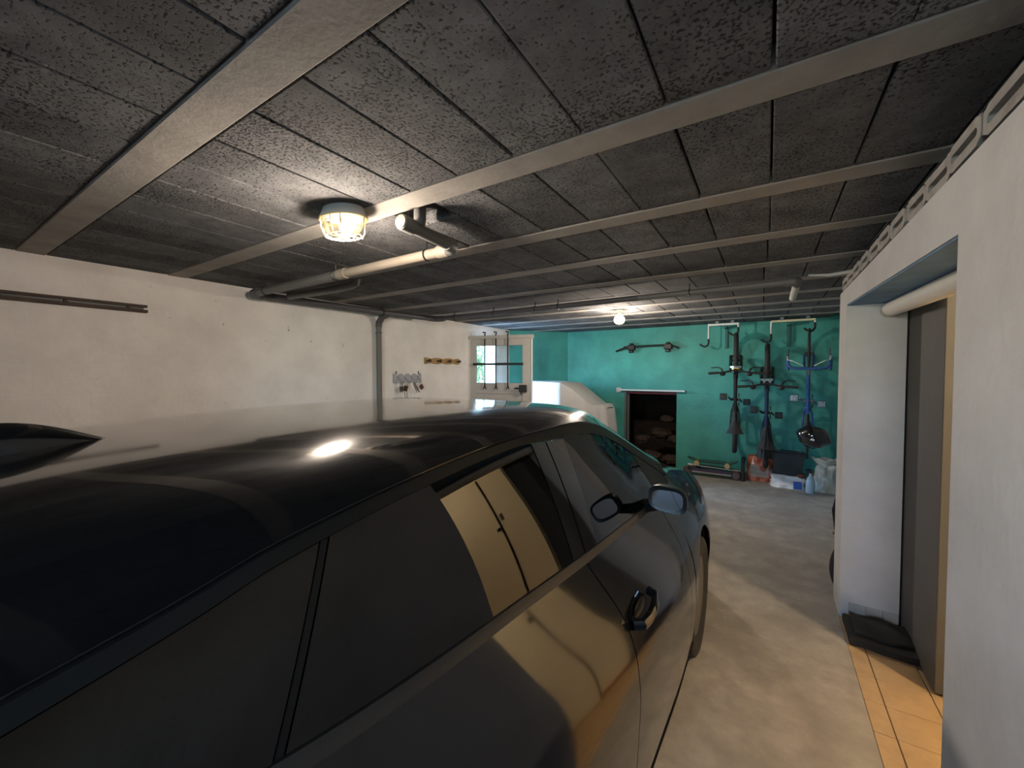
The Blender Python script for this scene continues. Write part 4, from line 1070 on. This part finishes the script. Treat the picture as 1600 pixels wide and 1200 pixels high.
for (tz0, tz1, k0, k1, in_) in ((0, CH, .82, 1.0, 0),):
    o0 = [(-CW / 2 * k0, -CD / 2 * k0, 0), (CW / 2 * k0, -CD / 2 * k0, 0), (CW / 2 * k0, CD / 2 * k0, 0), (-CW / 2 * k0, CD / 2 * k0, 0)]
    o1 = [(-CW / 2, -CD / 2, CH), (CW / 2, -CD / 2, CH), (CW / 2, CD / 2, CH), (-CW / 2, CD / 2, CH)]
    i1 = [(x * .95, y * .92, z) for x, y, z in o1]; i0 = [(x * .95, y * .92, .012) for x, y, z in o0]
    cb.add(o0 + o1 + i1 + i0, [(3, 2, 1, 0)] + [(k, (k + 1) % 4, 4 + (k + 1) % 4, 4 + k) for k in range(4)] + [(4 + k, 4 + (k + 1) % 4, 8 + (k + 1) % 4, 8 + k) for k in range(4)] + [(8 + k, 8 + (k + 1) % 4, 12 + (k + 1) % 4, 12 + k) for k in range(4)] + [(12, 13, 14, 15)])
cb.build('body', 'crate', cr_)
MB().tube([(-CW / 2, -CD / 2, CH - .01), (CW / 2, -CD / 2, CH - .01), (CW / 2, CD / 2, CH - .01), (-CW / 2, CD / 2, CH - .01)], .011, 6, closed=True).build('rim', 'crate', cr_)
MB().tube([(-.10, -CD / 2 - .005, CH + .005), (-.09, -CD / 2 - .005, CH + .03), (.09, -CD / 2 - .005, CH + .02), (.10, -CD / 2 - .005, CH + .005)], .006, 6).build('handle', 'black_plastic', cr_)
bo = tag(empty('spray_bottle', (.49, 6.375, 0)), 'clear spray bottle with dark trigger head beside the black crate', 'bottle')
MB().lathe([(.045, 0), (.050, .02), (.050, .14), (.035, .19), (.016, .22), (.016, .25)], 20).build('bottle_body', 'bottle', bo, smooth=True)
MB().box(-.05, .02, -.014, .014, .25, .285, b=.005).tube([(-.02, 0, .25), (-.04, 0, .22)], .007, 6).build('trigger', 'black_plastic', bo)
tag(MB().ball((.40, 6.455, .185), .045, .03, .03, 14, 8, jit=.08).build('rag', 'red_brown', smooth=True), 'crumpled brown rag resting on the white plastic bag', 'rag')
sa = bag('plastic_sack', 'big pale translucent plastic sack standing in the right corner', .66, 6.58, .29, .28, .34, 'sack', 'sack', taper=.62, crumple=.014, seed=9)
MB().grid(lambda u, v: ((.085 + .055 * v) * math.cos(2 * math.pi * u) * (1 + .12 * math.sin(9 * 2 * math.pi * u) * v), (.045 + .05 * v) * math.sin(2 * math.pi * u), .335 + .085 * v + .012 * math.sin(5 * 2 * math.pi * u) * v), 40, 5, thick=(0, 0, -.004)).build('gathered_top', 'sack', sa, smooth=True)

# black bag behind the pillar
bg = tag(empty('shoulder_bag', (.47, 3.60, 0)), 'black bag with a strap standing behind the white pillar', 'bag')
MB().grid(lambda u, v: (.075 * math.cos(2 * math.pi * u) * (math.sin((.08 + .86 * v) * math.pi) ** .5), .07 * math.sin(2 * math.pi * u) * (math.sin((.08 + .86 * v) * math.pi) ** .5), .02 + .30 * v), 24, 14).build('body', 'black_fabric', bg, smooth=True)
MB().tube([(-.02, -.02, .30), (-.045, -.02, .45), (-.06, -.02, .58), (-.045, -.02, .66), (0, -.02, .68), (.03, 0, .60), (.03, 0, .30)], .010, 8).build('strap', 'black_fabric', bg, smooth=True)
MB().ball((-.055, -.03, .42), .010, .010, .012, 10, 6).build('buckle', 'brass', bg, smooth=True)

# dark folded mat at the jamb
mt = tag(empty('folded_mat', (.565, 3.04, 0)), 'black folded rubber mat lying on the tiles against the white jamb', 'mat')
MB().grid(lambda u, v: (lerp(-.145, .135, u), lerp(-.135, .14, v) - .03 * (u - .5), .036 + .008 * math.sin(v * 3.1) + .006 * math.sin(u * 7)), 20, 10, thick=(0, 0, -.035)).build('lower_fold', 'black_rubber', mt, smooth=True)
MB().grid(lambda u, v: (lerp(-.115, .135, u), lerp(-.075, .14, v), .056 + .020 * math.sin(v * 2.6) + .008 * math.sin(u * 9 + v * 3)), 20, 10, thick=(0, 0, -.014)).build('upper_fold', 'black_rubber', mt, smooth=True)

# ---- dust sheet over something in the corner
fr_pts = [(-3.42, 5.74, 1.395), (-3.02, 5.62, 1.395), (-2.63, 5.50, 1.39), (-2.50, 5.60, 1.30), (-2.40, 5.68, 1.20), (-2.32, 5.76, 1.10), (-2.25, 5.83, 1.04), (-2.19, 5.88, 1.045), (-2.12, 5.93, 1.045), (-2.085, 5.98, .99)]
bk_pts = [(-2.02, 6.20, .99), (-2.10, 6.33, 1.045), (-2.20, 6.35, 1.04), (-2.30, 6.33, 1.12), (-2.45, 6.30, 1.25), (-2.62, 6.25, 1.38), (-3.0, 6.30, 1.39), (-3.36, 6.12, 1.385)]
ring = fr_pts + bk_pts
NN = len(ring); SUB = 6
def ringp(t):
    t = t % NN; i = int(t); f = t - i; a = Vector(ring[i]); b = Vector(ring[(i + 1) % NN]); return a.lerp(b, f)
cen = Vector((-2.75, 5.95, 0))
def sheet_f(u, v):
    p = ringp(u * NN); out = Vector((p.x - cen.x, p.y - cen.y, 0)).normalized()
    fold = (.5 + .5 * math.sin(u * 55)) * .6 + .4 * math.sin(u * 23 + 1)
    drop = 1 - v
    q = Vector((p.x, p.y, 0)) + out * (drop * .06 + fold * .085 * drop ** .6)
    return (q.x, q.y, p.z * v if v < 1 else p.z)
sh = MB().grid(sheet_f, NN * SUB, 14)
tops = [ringp(k / SUB) for k in range(NN * SUB)]
sh2 = [(p.x, p.y, p.z) for p in tops]
# top surface: strips between matching front and back points
nf = len(fr_pts); nb_ = len(bk_pts)
def topf(u, v):
    a = ringp(u * (nf - 1)); b = ringp(NN - 1 - u * (nb_ - 1)); p = a.lerp(b, v); return (p.x, p.y, p.z + .015 * math.sin(v * math.pi))
sh.grid(topf, 40, 6)
tag(sh.build('dust_sheet', 'sheet', smooth=True, ang=70), 'white dust sheet draped over furniture in the back left corner', 'sheet')
